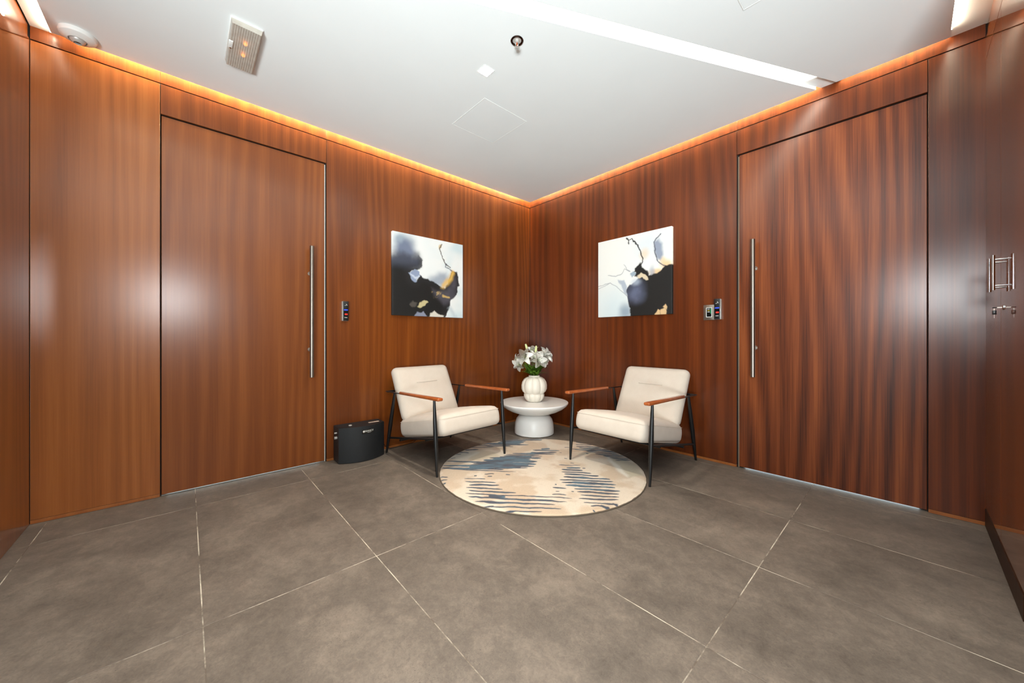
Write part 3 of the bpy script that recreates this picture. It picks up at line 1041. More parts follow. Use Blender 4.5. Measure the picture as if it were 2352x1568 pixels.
# ================================================================== ACCESS CONTROLS
def reader(label, loc, rz, mirror):
    r = empty('fingerprint_reader', loc, rz)     # local: face towards -y, x to the viewer's right
    tag(r, label, 'access reader')
    w, h, d = 0.044, 0.162, 0.040
    box('silver_case', -w / 2 - 0.001, w / 2 + 0.001, -d + 0.006, -0.0005, 0.0, h, M['silver'], r, 0.004, 2)
    f = box('face', -w / 2, w / 2, -d, -d + 0.0062, 0.001, h - 0.001, M['plastic_black'], r, 0.003, 2)
    y = -d - 0.0006
    box('light_bar', -0.015, 0.015, y, -d + 0.001, 0.086, 0.094, M['led_blue'], f, 0.0004)
    box('sensor_window', -0.017, 0.017, y + 0.0003, -d + 0.001, 0.040, 0.080, M['black_gloss'], f, 0.0004)
    box('sensor', -0.009, 0.013, y - 0.0006, -d + 0.0005, 0.049, 0.060, M['led_red'], f, 0.0004)
    box('print_line', -0.011, 0.011, y, -d + 0.001, 0.026, 0.029, M['print_white'], f)
    bm = bmesh.new()
    add_tube(bm, [(-0.010, y, 0.124), (-0.002, y, 0.126), (0.003, y, 0.131), (0.004, y, 0.136), (0.0, y, 0.138)], 0.0012, 6)
    add_tube(bm, [(0.002, y, 0.138), (0.007, y, 0.134), (0.010, y, 0.126)], 0.0014, 6)
    mesh_obj('emblem', bm, M['print_white'], f)
    return r


reader('narrow black fingerprint reader with silver sides on the left wall', (0, -2.170, 1.134), PI / 2, False)
reader('narrow black fingerprint reader beside the steel plate on the right wall', (2.128, 0, 1.141), 0, True)

kp = empty('control_plate', (2.060, 0, 1.139))
tag(kp, 'brushed steel switch plate with black display and green lights', 'control panel')
box('plate', -0.043, 0.043, -0.012, -0.0005, 0.0, 0.122, M['steel'], kp, 0.003, 2)
ds = box('display', -0.018, 0.018, -0.0135, -0.011, 0.026, 0.096, M['black_gloss'], kp, 0.001)
bm = bmesh.new()
for a in [(-0.022, 0.022, 0.022, 0.026), (-0.022, 0.022, 0.096, 0.100), (-0.022, -0.018, 0.026, 0.096), (0.018, 0.022, 0.026, 0.096)]:
    add_box(bm, a[0], a[1], -0.0142, -0.011, a[2], a[3], 0.0008)
mesh_obj('display_frame', bm, M['plastic_white'], kp)
for i, mt in enumerate(('print_white', 'print_yellow', 'print_white')):
    box('print_line', -0.012, 0.005, -0.0139, -0.013, 0.085 - i * 0.011, 0.0885 - i * 0.011, M[mt], ds)
for i in range(4):
    box('status_light', 0.010, 0.0145, -0.0141, -0.013, 0.085 - i * 0.0105, 0.089 - i * 0.0105, M['led_green'], ds)

# ================================================================== SCENT MACHINE
sm = empty('scent_diffuser', (0.004, -2.072, 0.0))
tag(sm, 'black box-shaped scent machine with curved front on the floor', 'scent diffuser')
pl = []
nn = 24
HW, HH = 0.182, 0.284


def fx(y):
    return 0.132 + 0.068 * (1 - (y / HW) ** 2)


for i in range(nn + 1):
    y = -HW + 2 * HW * i / nn
    pl.append((fx(y), y))
pl += [(0.0, HW), (0.0, -HW)]
bm = bmesh.new()
a = [bm.verts.new((x, y, 0.004)) for x, y in pl]
b = [bm.verts.new((x, y, HH)) for x, y in pl]
bm.faces.new(a[::-1])
tf = bm.faces.new(b)
for i in range(len(pl)):
    bm.faces.new((a[i], a[(i + 1) % len(pl)], b[(i + 1) % len(pl)], b[i]))
bmesh.ops.bevel(bm, geom=list(tf.edges), offset=0.003, segments=2, affect='EDGES')
mesh_obj('shell', bm, M['box_black'], sm, angle=30)
for y in (-0.14, 0.14):
    lathe('rubber_foot', [(0.012, 0.0), (0.012, 0.005)], M['plastic_black'], sm, 14, loc=(0.07, y, 0))
lathe('key_lock', [(0.013, HH), (0.012, HH + 0.004), (0.007, HH + 0.007), (0.001, HH + 0.0075)], M['silver'], sm, 20, loc=(0.10, -0.085, 0))
box('sticker', 0.09, 0.112, 0.062, 0.150, HH, HH + 0.0016, M['label_pink'], sm)
for z, r_ in ((0.200, 0.011), (0.238, 0.006)):
    tube('side_knob', [(0.085, -HW + 0.001, z), (0.085, -HW - 0.018, z)], r_, M['silver'], sm, 14)
yc = 0.02
np_ = box('name_plate', -0.001, 0.0022, -0.047, 0.047, 0.225, 0.256, M['black_gloss'], sm, 0.0008)
ang = math.atan2(-2 * 0.068 * yc / HW ** 2, 1)
np_.location = (fx(yc) + 0.0006, yc, 0)
np_.rotation_euler = (0, 0, -ang)
text_mesh('lettering', 'ESSANCY', 0.0185, M['print_white'], np_, (0.0026, 0.007, 0.2425), (PI / 2, 0, PI / 2))
bm = bmesh.new()
for cy_, cz_ in ((-0.0345, 0.2470), (-0.0345, 0.2375), (-0.0392, 0.2422), (-0.0298, 0.2422)):
    p = [(0, 0.0042), (0.0042, 0), (0, -0.0042), (-0.0042, 0)]
    t0 = [bm.verts.new((0.0022, cy_ + q[0], cz_ + q[1])) for q in p]
    t1 = [bm.verts.new((0.0029, cy_ + q[0], cz_ + q[1])) for q in p]
    bm.faces.new(t0[::-1])
    bm.faces.new(t1)
    for i in range(4):
        bm.faces.new((t0[i], t0[(i + 1) % 4], t1[(i + 1) % 4], t1[i]))
mesh_obj('emblem', bm, M['print_white'], np_)
box('print_line', 0.0022, 0.0027, -0.004, 0.026, 0.2300, 0.2318, M['print_white'], np_)
tube('power_cable', [(0.05, HW - 0.004, 0.09), (0.045, HW + 0.03, 0.07), (0.03, HW + 0.06, 0.03), (0.03, HW + 0.10, 0.005), (0.02, HW + 0.20, 0.005), (0.02, HW + 0.32, 0.012), (0.012, HW + 0.36, 0.03)], 0.0025, M['black_metal'], sm, 8)

# ================================================================== RUG
STROKES = [(-0.152,0.745,0.111,0.745,0.023),(-0.319,0.706,0.07,0.705,0.029),(-0.336,0.663,-0.089,0.664,0.038),(-0.352,0.622,-0.108,0.622,0.037),(-0.476,0.586,-0.136,0.592,0.03),(-0.438,0.562,-0.137,0.562,0.03),(-0.536,0.568,-0.333,0.568,0.018),(-0.56,0.527,-0.235,0.527,0.019),(-0.451,0.498,-0.208,0.503,0.014),(-0.297,0.55,-0.066,0.55,0.018),(-0.597,0.469,-0.382,0.48,0.014),(0.038,0.424,0.116,0.432,0.023),(-0.04,0.392,0.194,0.379,0.024),(-0.061,0.318,0.163,0.334,0.026),(-0.217,0.303,0.141,0.288,0.023),(-0.274,0.27,0.009,0.263,0.018),(-0.289,0.241,0.032,0.233,0.02),(-0.321,0.214,-0.058,0.215,0.034),(-0.406,0.186,0.019,0.186,0.033),(-0.38,0.154,-0.069,0.153,0.036),(-0.449,0.131,-0.071,0.122,0.036),(-0.468,0.09,-0.018,0.104,0.036),(-0.753,0.108,-0.089,0.055,0.026),(-0.526,0.055,-0.03,0.047,0.034),(-0.544,0.017,-0.091,0.017,0.038),(-0.758,0.009,-0.049,-0.007,0.026),(-0.546,-0.023,-0.151,-0.024,0.037),(-0.756,-0.038,-0.304,-0.063,0.025),(-0.355,-0.044,-0.101,-0.036,0.014),(-0.752,-0.052,-0.189,-0.117,0.012),(-0.455,-0.06,-0.282,-0.067,0.019),(-0.419,-0.155,-0.349,-0.162,0.007),(-0.395,-0.205,-0.361,-0.205,0.006),(-0.491,-0.195,-0.471,-0.194,0.007),(-0.266,-0.169,-0.232,-0.173,0.006),(-0.728,-0.212,-0.672,-0.22,0.011),(-0.717,-0.264,-0.667,-0.264,0.01),(-0.699,-0.323,-0.666,-0.323,0.008),(-0.68,0.339,-0.587,0.318,0.016),(-0.63,0.392,-0.514,0.413,0.017),(-0.696,0.276,-0.648,0.283,0.012),(-0.717,0.167,-0.682,0.186,0.01),(-0.554,-0.242,-0.405,-0.252,0.008),(-0.541,-0.292,-0.329,-0.312,0.012),(-0.507,-0.347,-0.305,-0.355,0.018),(-0.522,-0.389,-0.28,-0.418,0.014),(-0.499,-0.439,-0.193,-0.474,0.019),(-0.516,-0.482,0.149,-0.548,0.013),(-0.492,-0.526,0.111,-0.6,0.016),(-0.367,-0.517,-0.26,-0.53,0.027),(-0.444,-0.587,0.037,-0.636,0.016),(-0.385,-0.602,-0.098,-0.621,0.017),(-0.409,-0.658,-0.326,-0.645,0.012),(-0.404,-0.649,0.065,-0.687,0.009),(-0.322,-0.707,-0.049,-0.721,0.01),(-0.328,-0.705,-0.256,-0.714,0.016),(0.14,0.028,0.31,0.02,0.011),(0.191,-0.032,0.299,-0.036,0.024),(0.15,-0.067,0.304,-0.087,0.023),(0.142,-0.12,0.356,-0.14,0.017),(0.158,-0.162,0.399,-0.194,0.019),(0.143,-0.21,0.464,-0.256,0.022),(0.11,-0.259,0.473,-0.301,0.019),(0.117,-0.304,0.478,-0.348,0.023),(0.182,-0.309,0.373,-0.333,0.033),(0.136,-0.352,0.458,-0.395,0.022),(0.21,-0.372,0.39,-0.387,0.025),(0.185,-0.41,0.474,-0.447,0.021),(0.195,-0.454,0.456,-0.488,0.016),(0.21,-0.508,0.443,-0.531,0.015),(0.189,-0.55,0.43,-0.574,0.014),(0.208,-0.606,0.409,-0.627,0.011),(0.377,-0.618,0.405,-0.641,0.018),(0.239,-0.648,0.348,-0.661,0.01),(0.3,-0.651,0.348,-0.675,0.021),(0.242,-0.703,0.252,-0.712,0.009),(0.031,-0.491,0.121,-0.5,0.006),(0.06,-0.447,0.084,-0.45,0.005),(0.048,-0.39,0.135,-0.405,0.006),(0.067,-0.343,0.08,-0.344,0.006),(0.161,-0.451,0.176,-0.454,0.007),(0.381,0.629,0.473,0.592,0.021),(0.365,0.562,0.515,0.538,0.018),(0.359,0.504,0.568,0.469,0.022),(0.376,0.46,0.635,0.397,0.025),(0.334,0.411,0.665,0.355,0.024),(0.483,0.398,0.686,0.313,0.021),(0.425,0.36,0.683,0.275,0.026),(0.484,0.288,0.717,0.226,0.024),(0.538,0.243,0.729,0.167,0.021),(0.579,0.19,0.725,0.133,0.019),(0.608,0.128,0.735,0.137,0.013),(0.186,0.321,0.204,0.318,0.011),(0.206,0.176,0.229,0.172,0.009),(0.409,0.301,0.428,0.295,0.011),(0.311,-0.044,0.333,-0.048,0.008),(0.237,0.073,0.266,0.064,0.011),(0.249,0.466,0.292,0.466,0.012),(0.304,0.432,0.368,0.413,0.012)]
RUG_R, RUG_T = 0.761, 0.013
rug = empty('round_rug', (1.251, -1.129, 0.0), math.radians(47.88))   # local x: along the stripes
tag(rug, 'round cream rug with streaks of blue under the armchairs', 'rug')
NR = 380
g1 = np.linspace(-RUG_R, RUG_R, NR)
ax_, by_ = np.meshgrid(g1, g1)
rr = np.hypot(ax_, by_)
wa = ax_ + (vnoise(ax_ + 5, by_ + 5, 31, 3, 9) - 0.5) * 0.03
wb = by_ + (vnoise(ax_ + 5, by_ + 5, 32, 4, 14) - 0.5) * 0.022
rc = np.zeros(ax_.shape + (3,)) + np.array(lin(200, 178, 152)[:3])
rc = mixc(rc, (218, 203, 182), smooth(0.42, 0.62, vnoise(ax_ + 5, by_ + 5, 33, 4, 6)))
rc = mixc(rc, (200, 172, 140), smooth(0.60, 0.74, vnoise(ax_ + 5, by_ + 5, 34, 4, 4)) * 0.6)
for rgb, P_, s_ in (((192, 182, 156), [(0.327,0.275),(0.565,0.288),(0.576,0.014),(0.605,-0.216),(0.713,-0.18),(0.738,0.014),(0.706,0.144),(0.592,0.239),(0.453,0.334)], 0.9),
                    ((226, 220, 206), [(0.558,0.263),(0.586,0.214),(0.605,0.013),(0.609,-0.18),(0.592,-0.216),(0.561,-0.087),(0.564,0.077)], 0.9),
                    ((200, 184, 156), [(-0.666,0.238),(-0.601,0.365),(-0.496,0.405),(-0.374,0.333),(-0.333,0.238),(-0.444,0.167),(-0.533,0.121)], 0.85),
                    ((214, 206, 188), [(-0.725,0.167),(-0.677,0.313),(-0.57,0.392),(-0.49,0.339),(-0.577,0.167),(-0.671,0.122)], 0.9)):
    rc = mixc(rc, rgb, smooth(0.02, -0.015, poly_sdf(wa, wb, P_)) * s_)
cov = np.zeros(ax_.shape)
light_s = np.zeros(ax_.shape)
rs = np.random.RandomState(5)
for (a0, b0, a1, b1, th) in STROKES:
    L_ = max(abs(a1 - a0), 1e-3)
    t = (ax_ - a0) / (a1 - a0 + 1e-9)
    yc_ = b0 + (b1 - b0) * np.clip(t, 0, 1)
    prof = np.clip(1 - np.abs(2 * t - 1) ** 5, 0, 1)
    half = np.maximum(th, 0.011) * 0.66 * prof ** 0.5 * (0.55 + 0.9 * vnoise(ax_ + 7 + b0, by_ * 0 + b0 * 3, 40, 3, 11))
    m_ = smooth(half + 0.0025, half - 0.0025, np.abs(wb - yc_)) * ((t > 0) & (t < 1))
    cov = np.maximum(cov, m_)
    light_s = np.maximum(light_s, smooth(0.0, 1.0, m_) * (1.0 if th > 0.02 else 0.35))
blue = vnoise(ax_ * 1.0 + 5, by_ * 3 + 5, 36, 4, 12)
rc = mixc(rc, (46, 56, 74), cov * 0.95)
rc = mixc(rc, (82, 108, 122), cov * light_s * smooth(0.38, 0.62, blue) * 0.9)
keep = rr <= RUG_R + 1e-6
# disc: grid points inside are used, border closed by a ring
idm = -np.ones(ax_.shape, int)
inner = rr <= RUG_R - 0.0035
zz = RUG_T - 0.006 * smooth(RUG_R - 0.02, RUG_R, rr) + 0.0012 * (vnoise(ax_ + 5, by_ + 5, 39, 3, 30) - 0.5)
# snap the grid to the disc: cells whose corners all lie in the disc; corners just outside are pulled to the rim
cell = inner[:-1, :-1] | inner[1:, :-1] | inner[:-1, 1:] | inner[1:, 1:]
used = np.zeros(ax_.shape, bool)
for sy in (slice(0, -1), slice(1, None)):
    for sx in (slice(0, -1), slice(1, None)):
        used[sy, sx] |= cell
scale = np.where(rr > RUG_R - 0.001, (RUG_R - 0.001) / np.maximum(rr, 1e-6), 1.0)
PX, PY = ax_ * scale, by_ * scale
idm[used] = np.arange(used.sum())
V = np.stack([PX[used], PY[used], zz[used]], -1)
iy, ix = np.nonzero(cell)
Q = np.stack([idm[iy, ix], idm[iy, ix + 1], idm[iy + 1, ix + 1], idm[iy + 1, ix]], -1)
pile = grid_mesh('pile', V, rc[used], M['rug'], rug, Q)
pile.data.polygons.foreach_set('use_smooth', np.ones(len(Q), bool))
lathe('bound_edge', [(RUG_R - 0.02, 0.0002), (RUG_R + 0.001, 0.0002), (RUG_R + 0.0022, 0.004), (RUG_R + 0.0005, RUG_T - 0.0055), (RUG_R - 0.006, RUG_T - 0.0052)], M['rug_edge'], rug, 128, close=False)


# ================================================================== ARMCHAIRS
def rounded_block(w, d, h, r, crown, nx=26, ny=26, nz=8, dent=None):
    """rounded box, origin at centre of its base; crown: extra rise of the top face"""
    bm = bmesh.new()
    verts = {}

    def vert(i, j, k):
        key_ = (i, j, k)
        if key_ in verts:
            return verts[key_]
        x, y, z = (i / nx - 0.5) * w, (j / ny - 0.5) * d, k / nz * h
        cx_ = max(-w / 2 + r, min(w / 2 - r, x))
        cy_ = max(-d / 2 + r, min(d / 2 - r, y))
        rz_ = min(r, h * 0.42)
        cz_ = max(rz_, min(h - rz_, z))
        v = Vector((x - cx_, y - cy_, (z - cz_) * r / rz_))
        if v.length > 1e-9:
            v = v.normalized() * r
        p = Vector((cx_ + v.x, cy_ + v.y, cz_ + v.z * rz_ / r))
        u_, t_ = 2 * p.x / w, 2 * p.y / d
        puff = max(0, 1 - u_ * u_) * max(0, 1 - t_ * t_)
        if p.z > h * 0.5:
            p.z += crown * puff ** 0.6 * (p.z - h * 0.5) / (h * 0.5)
        s_ = 1 + 0.03 * math.sin(PI * p.z / h)
        p.x *= s_
        p.y *= 1 + 0.02 * math.sin(PI * max(0, min(1, p.z / h)))
        if dent and p.z > h * 0.5:
            p.z -= dent(p.x, p.y)
        verts[key_] = bm.verts.new(p)
        return verts[key_]
    # parameter spacing: denser at the rims
    for i in range(nx):
        for j in range(ny):
            for k in (0, nz):
                bm.faces.new((vert(i, j, k), vert(i + 1, j, k), vert(i + 1, j + 1, k), vert(i, j + 1, k)))
    for k in range(nz):
        for i in range(nx):
            for j in (0, ny):
                bm.faces.new((vert(i, j, k), vert(i + 1, j, k), vert(i + 1, j, k + 1), vert(i, j, k + 1)))
        for j in range(ny):
            for i in (0, nx):
                bm.faces.new((vert(i, j, k), vert(i, j + 1, k), vert(i, j + 1, k + 1), vert(i, j, k + 1)))
    return bm


def rim_points(w, d, r, z, n_=10):
    pts = []
    for cx_, cy_, a0 in ((w / 2 - r, d / 2 - r, 0), (-w / 2 + r, d / 2 - r, PI / 2), (-w / 2 + r, -d / 2 + r, PI), (w / 2 - r, -d / 2 + r, 1.5 * PI)):
        for i in range(n_ + 1):
            a_ = a0 + PI / 2 * i / n_
            pts.append((cx_ + r * math.cos(a_), cy_ + r * math.sin(a_), z))
    return pts


def loop_tube(name, pts, rad, mat, parent, mtx):
    bm = bmesh.new()
    pts = [Vector(p) for p in pts]
    n_ = len(pts)
    rings = []
    for i in range(n_):
        t = (pts[(i + 1) % n_] - pts[i - 1]).normalized()
        a_ = t.cross(Vector((0, 0, 1))).normalized()
        b_ = a_.cross(t)
        rings.append([bm.verts.new(pts[i] + (a_ * math.cos(2 * PI * k / 6) + b_ * math.sin(2 * PI * k / 6)) * rad) for k in range(6)])
    for i in range(n_):
        for k in range(6):
            bm.faces.new((rings[i][k], rings[i][(k + 1) % 6], rings[(i + 1) % n_][(k + 1) % 6], rings[(i + 1) % n_][k]))
    bmesh.ops.transform(bm, matrix=mtx, verts=bm.verts[:])
    return mesh_obj(name, bm, mat, parent, smooth=True)


def armchair(label, loc, rz, rug_side):
    # local: x across, y = 0 at the front feet, +y towards the back
    c = empty('lounge_armchair', loc, rz)
    tag(c, label, 'armchair', 'cream armchairs in the corner')
    AX = 0.336
    # seat cushion
    pitch = math.radians(-11.5)
    ms = Matrix.Translation((0, 0.300, 0.214)) @ Matrix.Rotation(pitch, 4, 'X')
    bm = rounded_block(0.575, 0.630, 0.152, 0.038, 0.034)
    bmesh.ops.transform(bm, matrix=ms, verts=bm.verts[:])
    seat = mesh_obj('seat_cushion', bm, M['fabric'], c, smooth=True)
    loop_tube('piping', rim_points(0.575 * 1.021, 0.630 * 1.014, 0.036, 0.128), 0.0016, M['fabric_seam'], seat, ms)
    # back cushion: block lying on its back, then raised
    recl = math.radians(90 - 27)

    def dent(x, y):
        g_ = math.exp(-((y - 0.07) / 0.030) ** 2) * (1 / (1 + math.exp((abs(x) - 0.11) / 0.02)))
        return 0.008 * g_
    mb = Matrix.Translation((0, 0.690, 0.508)) @ Matrix.Rotation(recl, 4, 'X') @ Matrix.Translation((0, 0, -0.045))
    bm = rounded_block(0.555, 0.475, 0.090, 0.044, 0.022, 30, 30, 6, dent)
    bmesh.ops.transform(bm, matrix=mb, verts=bm.verts[:])
    back = mesh_obj('back_cushion', bm, M['fabric'], c, smooth=True)
    loop_tube('piping', rim_points(0.555 * 0.985, 0.475 * 0.985, 0.046, 0.0715), 0.0016, M['fabric_seam'], back, mb)
    bm = bmesh.new()
    add_tube(bm, [(-0.105 + 0.021 * i, 0.07, 0.1075 - 0.0003 * abs(i - 5)) for i in range(11)], 0.0026, 6)
    bmesh.ops.transform(bm, matrix=mb, verts=bm.verts[:])
    mesh_obj('stitched_crease', bm, M['fabric_seam'], back, smooth=True)
    for s in (-1, 1):
        x = AX * s
        z0 = RUG_T - 0.0005 if s == rug_side else 0.0
        tube('leg', [(x, 0.0, z0), (x, 0.011, 0.17), (x, 0.020, 0.285), (x, 0.028, 0.40), (x, 0.037, 0.545)], [0.008, 0.0140, 0.0165, 0.0140, 0.0090], M['black_metal'], c, 14)
        tube('leg', [(x, 0.775, 0.0), (x, 0.735, 0.14), (x, 0.705, 0.25), (x, 0.665, 0.40), (x, 0.630, 0.533)], [0.008, 0.0130, 0.0165, 0.0140, 0.0090], M['black_metal'], c, 14)
        # metal arm bar
        bm = bmesh.new()
        p0, p1 = (-0.01, 0.546), (0.775, 0.530)
        hw = 0.013
        vsb = []
        for (yy_, z_), w_ in ((p0, hw), (p1, hw * 0.75)):
            for zz_ in (0.0, 0.006):
                for xx_ in (-w_, w_):
                    vsb.append(bm.verts.new((x + xx_, yy_, z_ + zz_)))
        for f in [(0, 1, 3, 2), (4, 6, 7, 5), (0, 4, 5, 1), (2, 3, 7, 6), (0, 2, 6, 4), (1, 5, 7, 3)]:
            bm.faces.new([vsb[i] for i in f])
        mesh_obj('arm_bar', bm, M['black_metal'], c)
        # wooden arm pad
        bm = bmesh.new()
        add_box(bm, x - 0.021, x + 0.021, -0.045, 0.530, -0.004, 0.019, 0.009, 4)
        for v in bm.verts:
            t = (v.co.y + 0.045) / 0.575
            v.co.z += 0.5500 - 0.0125 * t
            v.co.x = x + (v.co.x - x) * (1.08 - 0.30 * t)
        ap = mesh_obj('arm_pad', bm, M['arm_wood'], c, smooth=True)
        tag(ap, 'rounded orange-brown wooden armrest')
        tube('side_rail', [(x, 0.020, 0.268), (x, 0.735, 0.138)], 0.0085, M['black_metal'], c, 10)
    tube('cross_rail', [(-AX, 0.150, 0.232), (AX, 0.150, 0.232)], 0.0085, M['black_metal'], c, 10)
    tube('cross_rail', [(-AX, 0.540, 0.154), (AX, 0.540, 0.154)], 0.0085, M['black_metal'], c, 10)
    tube('cross_rail', [(-AX, 0.762, 0.531), (AX, 0.762, 0.531)], 0.008, M['black_metal'], c, 10)
    # seat deck under the cushion
    bm = bmesh.new()
    add_box(bm, -0.245, 0.245, -0.25, 0.27, -0.008, 0.010)
    bmesh.ops.transform(bm, matrix=ms, verts=bm.verts[:])
    mesh_obj('seat_deck', bm, M['plastic_black'], c)
    return c


armchair('cream armchair with wooden arms left of the round table', (0.862, -1.477, 0), math.radians(93.2), 1)
armchair('cream armchair with wooden arms right of the round table', (1.644, -0.842, 0), 0.0, -1)

# ================================================================== SIDE TABLE
TBL = (0.508, -0.440)
tb = empty('side_table', (TBL[0], TBL[1], 0))
tag(tb, 'low white pedestal table with bowl-shaped round top', 'table')
lathe('base', [(0.01, 0.0), (0.192, 0.0), (0.203, 0.006), (0.204, 0.05), (0.199, 0.11), (0.186, 0.152), (0.160, 0.184), (0.128, 0.200), (0.02, 0.204)], M['table_white'], tb, 72, angle=50)
lathe('top', [(0.03, 0.203), (0.130, 0.204), (0.190, 0.216), (0.250, 0.238), (0.300, 0.264), (0.338, 0.293), (0.352, 0.312), (0.354, 0.322), (0.350, 0.327), (0.03, 0.328)], M['table_white'], tb, 96, angle=50)

# ================================================================== VASE
vz = 0.3283
vase = empty('gourd_vase', (TBL[0], TBL[1], vz))
tag(vase, 'cream lobed ceramic vase standing on the white table', 'vase')


def lobes(n_, depth, ph):
    def f(th, z, r):
        c_ = abs(math.cos(n_ * (th + ph) / 2))
        return 1 - depth * (1 - c_ ** 0.55)
    return f


up = [(0.070, 0.082), (0.100, 0.088), (0.122, 0.106), (0.1335, 0.134), (0.1345, 0.170), (0.127, 0.205), (0.108, 0.236), (0.082, 0.254), (0.062, 0.260)]
lo = [(0.02, 0.0), (0.066, 0.0), (0.080, 0.010), (0.098, 0.032), (0.1085, 0.060), (0.107, 0.082), (0.095, 0.098), (0.07, 0.106)]
bm = bmesh.new()
add_lathe(bm, lo, 144, lobes(9, 0.10, 0.35))
mesh_obj('lower_body', bm, M['vase'], vase, angle=75)
bm = bmesh.new()
add_lathe(bm, up, 160, lobes(8, 0.12, 0.62), close=False)
mesh_obj('upper_body', bm, M['vase'], vase, angle=75)
lathe('neck', [(0.066, 0.250), (0.0595, 0.262), (0.0575, 0.272), (0.0560, 0.274), (0.0535, 0.272), (0.0535, 0.20)], M['vase'], vase, 48, close=False)


# ================================================================== LILIES
def petal_bm(L, W, curl, cup):
    """petal from origin along +z opening outwards along +x"""
    bm = bmesh.new()
    nu, nv = 9, 5
    rows_ = []
    for i in range(nu):
        t = i / (nu - 1)
        ang_ = 0.25 + curl * t * t + 0.55 * t
        # integrate the midrib
        if i == 0:
            px, pz = 0.003, 0.0
        else:
            px += math.sin(ang_) * L / (nu - 1)
            pz += math.cos(ang_) * L / (nu - 1)
        w = W * (math.sin(PI * min(1, (t * 0.93 + 0.05)) ** 0.85) ** 0.8) * 0.5 + 0.0012
        row = []
        for j in range(nv):
            s = (j / (nv - 1) - 0.5) * 2
            lift = cup * (s * s) * w * 1.1
            row.append(bm.verts.new((px - math.cos(ang_) * lift, s * w, pz + math.sin(ang_) * lift + 0.0016 * math.sin(7 * t + 3 * s))))
        rows_.append(row)
    for i in range(nu - 1):
        for j in range(nv - 1):
            bm.faces.new((rows_[i][j], rows_[i][j + 1], rows_[i + 1][j + 1], rows_[i + 1][j]))
    geo = bmesh.ops.solidify(bm, geom=bm.faces[:], thickness=0.0009)
    return bm


def leaf_bm(L, W, bend):
    bm = bmesh.new()
    nu = 8
    px = pz = 0.0
    rows_ = []
    for i in range(nu):
        t = i / (nu - 1)
        ang_ = 0.15 + bend * t
        if i:
            px += math.sin(ang_) * L / (nu - 1)
            pz += math.cos(ang_) * L / (nu - 1)
        w = W * 0.5 * max(0.04, math.sin(PI * (0.08 + 0.92 * t) ** 0.8))
        rows_.append([bm.verts.new((px - math.cos(ang_) * 0.25 * w, -w, pz)), bm.verts.new((px, 0, pz)), bm.verts.new((px - math.cos(ang_) * 0.25 * w, w, pz))])
    for i in range(nu - 1):
        for j in range(2):
            bm.faces.new((rows_[i][j], rows_[i][j + 1], rows_[i + 1][j + 1], rows_[i + 1][j]))
    bmesh.ops.solidify(bm, geom=bm.faces[:], thickness=0.0008)
    return bm


def to_mesh(bm, name, mat):
    bmesh.ops.recalc_face_normals(bm, faces=bm.faces[:])
    me = bpy.data.meshes.new(name)
    bm.to_mesh(me)
    bm.free()
    me.materials.append(mat)
    for p in me.polygons:
        p.use_smooth = True
    return me


PET = [to_mesh(petal_bm(0.098, 0.054, 0.85, 0.35), 'petal', M['petal']), to_mesh(petal_bm(0.096, 0.042, 1.2, 0.25), 'petal', M['petal'])]
PETS = [to_mesh(petal_bm(0.076, 0.040, 0.5, 0.5), 'petal', M['petal']), to_mesh(petal_bm(0.070, 0.034, 0.75, 0.4), 'petal', M['petal'])]
PETC = [to_mesh(petal_bm(0.052, 0.022, -0.15, 0.6), 'petal', M['petal'])]
LEAF = [to_mesh(leaf_bm(0.135, 0.040, 0.75), 'leaf', M['leaf']), to_mesh(leaf_bm(0.120, 0.036, 1.15), 'leaf', M['leaf']), to_mesh(leaf_bm(0.100, 0.044, 0.5), 'leaf', M['leaf'])]
rnd = random.Random(11)


def aim(direction, roll=0.0):
    d = Vector(direction).normalized()
    q = d.to_track_quat('Z', 'Y')
    return (q.to_matrix() @ Matrix.Rotation(roll, 3, 'Z')).to_euler()


